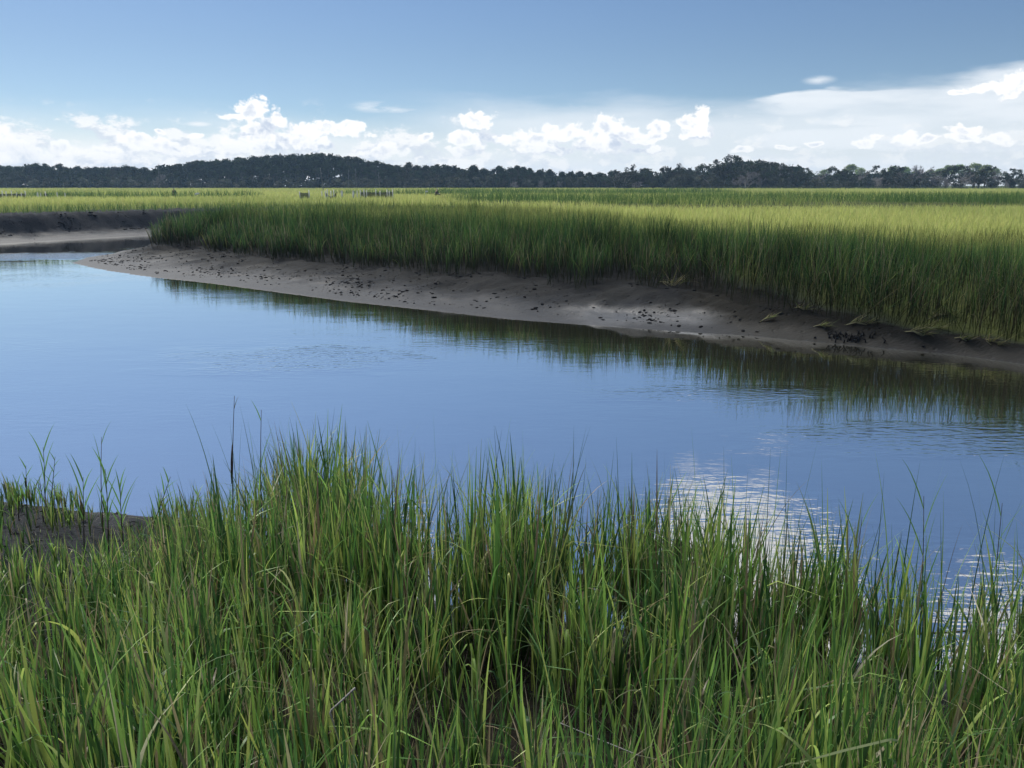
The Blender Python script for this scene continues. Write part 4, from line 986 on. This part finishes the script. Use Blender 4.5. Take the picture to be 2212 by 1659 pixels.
def tuft(a, b, lab, nb=16):
    p0 = ground_hit(*a); p1 = ground_hit(*b); ax = p1 - p0; L = np.linalg.norm(ax); L = min(L, 2.2); u = ax / np.linalg.norm(ax); n = np.cross(u, (0, 0, 1.0))
    root = tag(empty('fallen_grass_tuft', tuple(p0)), lab, 'grass tuft', 'fallen grass tufts on the far mud bank'); r = np.random.default_rng(int(a[0] * 3 + a[1]))
    mb = MB()
    for k in range(5):
        s = r.normal(0, .06); e = u * L * .5 + n * s * L; mb.tube([(0, 0, -.02), e * .5 + (0, 0, .06), e + (0, 0, .03)], [.010, .008, .005], 5)
    mb.build('stems', simple('fallen_stem', (.20, .19, .10), .7, .3, 9), root)
    N = nb * 2; f0 = r.uniform(.15, .6, N); base = u[None] * (f0 * L)[:, None] + n[None] * r.normal(0, .05, N)[:, None] * L + np.array([0, 0, .05])
    ph = np.arctan2(u[1], u[0]) + r.normal(0, .55, N)
    V, F, t = ribbons(base, ph, r.uniform(.75, 1.4, N), r.uniform(.0, .7, N), L * r.uniform(.25, .6, N), r.uniform(.012, .022, N), 5, ph + 1.57 + r.normal(0, .4, N))
    C = np.array([(.10, .15, .04), (.17, .19, .06), (.26, .24, .12)])[r.integers(0, 3, N)]
    mesh_np('leaves', V, F, tuft_m, root, blade_cols(C, C, t, N))
for a, b, lab in (((1420, 606), (1500, 642), 'fallen green grass fan on open mud left of the right stand'), ((1715, 664), (1766, 684), 'fallen tuft hanging from the stand, upper left of the slumped ones'), ((1755, 706), (1812, 719), 'fallen tuft nearest the water left of the black stubs'),
                  ((1822, 703), (1921, 707), 'broad flat fallen tuft above the black stubs'), ((1953, 718), (2038, 750), 'fallen tuft reaching down to the water right of the black stubs'), ((1977, 711), (2073, 718), 'level fallen tuft just above the one reaching to the water'),
                  ((2059, 736), (2118, 750), 'short fallen tuft low on the mud near the right edge'), ((2110, 731), (2192, 768), 'long fallen stem aslant to the water at the right edge'), ((1640, 697), (1690, 688), 'pale fallen stems under the left end of the right stand'), ((2001, 694), (2078, 672), 'fallen tuft pointing up into the right stand')):
    tuft(a, b, lab)
# crumbs and clods on the mud
ICO_V = np.array([(0,0,1),(.894,0,.447),(.276,.851,.447),(-.724,.526,.447),(-.724,-.526,.447),(.276,-.851,.447),(.724,.526,-.447),(-.276,.851,-.447),(-.894,0,-.447),(-.276,-.851,-.447),(.724,-.526,-.447),(0,0,-1)])
ICO_F = np.array([(0,1,2),(0,2,3),(0,3,4),(0,4,5),(0,5,1),(1,6,2),(2,7,3),(3,8,4),(4,9,5),(5,10,1),(2,6,7),(3,7,8),(4,8,9),(5,9,10),(1,10,6),(6,11,7),(7,11,8),(8,11,9),(9,11,10),(10,11,6)])
def clods(name, lab, xr, yr, n, cond, smin, smax, mat, flat=.55):
    r = np.random.default_rng(n); x = r.uniform(*xr, n); y = r.uniform(*yr, n); P = np.stack([x, y], 1); z, q, inN, inF = terrain(P)
    k = cond(P, q, inN, inF, r); P, z = P[k], z[k]; n = len(z)
    s = smin + (smax - smin) * r.random(n) ** 3
    j = 1 + r.normal(0, .22, (n, 12, 1)); a = r.uniform(0, 6.28, n); ca, sa = np.cos(a)[:, None], np.sin(a)[:, None]
    v = ICO_V[None] * j * s[:, None, None]; v = v * np.array([1.5, .8, flat])
    V = np.stack([v[..., 0] * ca - v[..., 1] * sa + P[:, :1], v[..., 0] * sa + v[..., 1] * ca + P[:, 1:2], v[..., 2] + z[:, None] + s[:, None] * .1], -1).reshape(-1, 3)
    F = (ICO_F[None] + (np.arange(n) * 12)[:, None, None]).reshape(-1, 3)
    tag(mesh_np(name, V, F, mat), lab, 'mud crumbs', kind='stuff'); print(name, n)
darkmud = simple('dark_wet_mud', (.017, .017, .018), .9, .4, 7, .06)
clods('mud_crumbs', 'dark crumbs and clods of mud strewn over the far bank', (-32, 26), (15, 56), 150000, lambda P, q, n, f, r: f & (q > .15) & (q < 1.15) & (r.random(len(q)) < .12 + .6 * sstep(.45, .62, fbm(P[:, 0] * .5, P[:, 1] * .5, 3, 91))), .010, .060, darkmud)
clods('mud_clods', 'dark broken clods under the grass edge of the left cut bank', (-40, 6), (46, 66), 40000, lambda P, q, n, f, r: f & (q > .5) & (q < 1.05) & (P[:, 1] > 49 + 0 * q) & (r.random(len(q)) < .6 * sstep(.45, .6, fbm(P[:, 0] * .6, P[:, 1] * 1.2, 3, 93))), .03, .13, darkmud)
clods('near_mud_crumbs', 'small crumbs of mud on the left muddy point', (-6.5, -1.8), (4.5, 8.9), 900, lambda P, q, n, f, r: n & (q > .05), .006, .024, darkmud, .3)
# black stubs of old roots at the water line, right
tag(empty_ := empty('root_stubs', tuple(ground_hit(1835, 735))), 'cluster of black root stubs at the water line under the right stand', 'root stubs')
mb = MB(); r = np.random.default_rng(4)
for k in range(46):
    a = ground_hit(1835 + r.normal(0, 26), 733 + r.uniform(-9, 9)) - np.array(empty_.location); mb.tube([a - (0, 0, .05), a + (r.normal(0, .03), r.normal(0, .03), .05), a + (r.normal(0, .05), r.normal(0, .04), r.uniform(.06, .15))], [.022, .016, .008], 5)
mb.build('stubs', darkmud, empty_)
# ------------------------------------------------------------------ air
if HAZE > 0:
    hz = mesh_np('haze', [(x, y, z) for z in (-2.5, 32) for x, y in ((-1400, -120), (1400, -120), (1400, 1400), (-1400, 1400))], [(0, 3, 2, 1), (4, 5, 6, 7), (0, 1, 5, 4), (1, 2, 6, 5), (2, 3, 7, 6), (3, 0, 4, 7)], None)
    m = bpy.data.materials.new('haze'); m.use_nodes = True; t = m.node_tree; t.nodes.clear(); g = NG(t)
    pv = g.new('ShaderNodeVolumePrincipled'); pv.inputs['Color'].default_value = (.45, .68, 1, 1); pv.inputs['Density'].default_value = HAZE; pv.inputs['Anisotropy'].default_value = .2
    ou = g.new('ShaderNodeOutputMaterial'); g.l.new(pv.outputs[0], ou.inputs['Volume']); hz.data.materials.append(m)
    tag(hz, 'thin bluish summer haze over the marsh', kind='stuff')
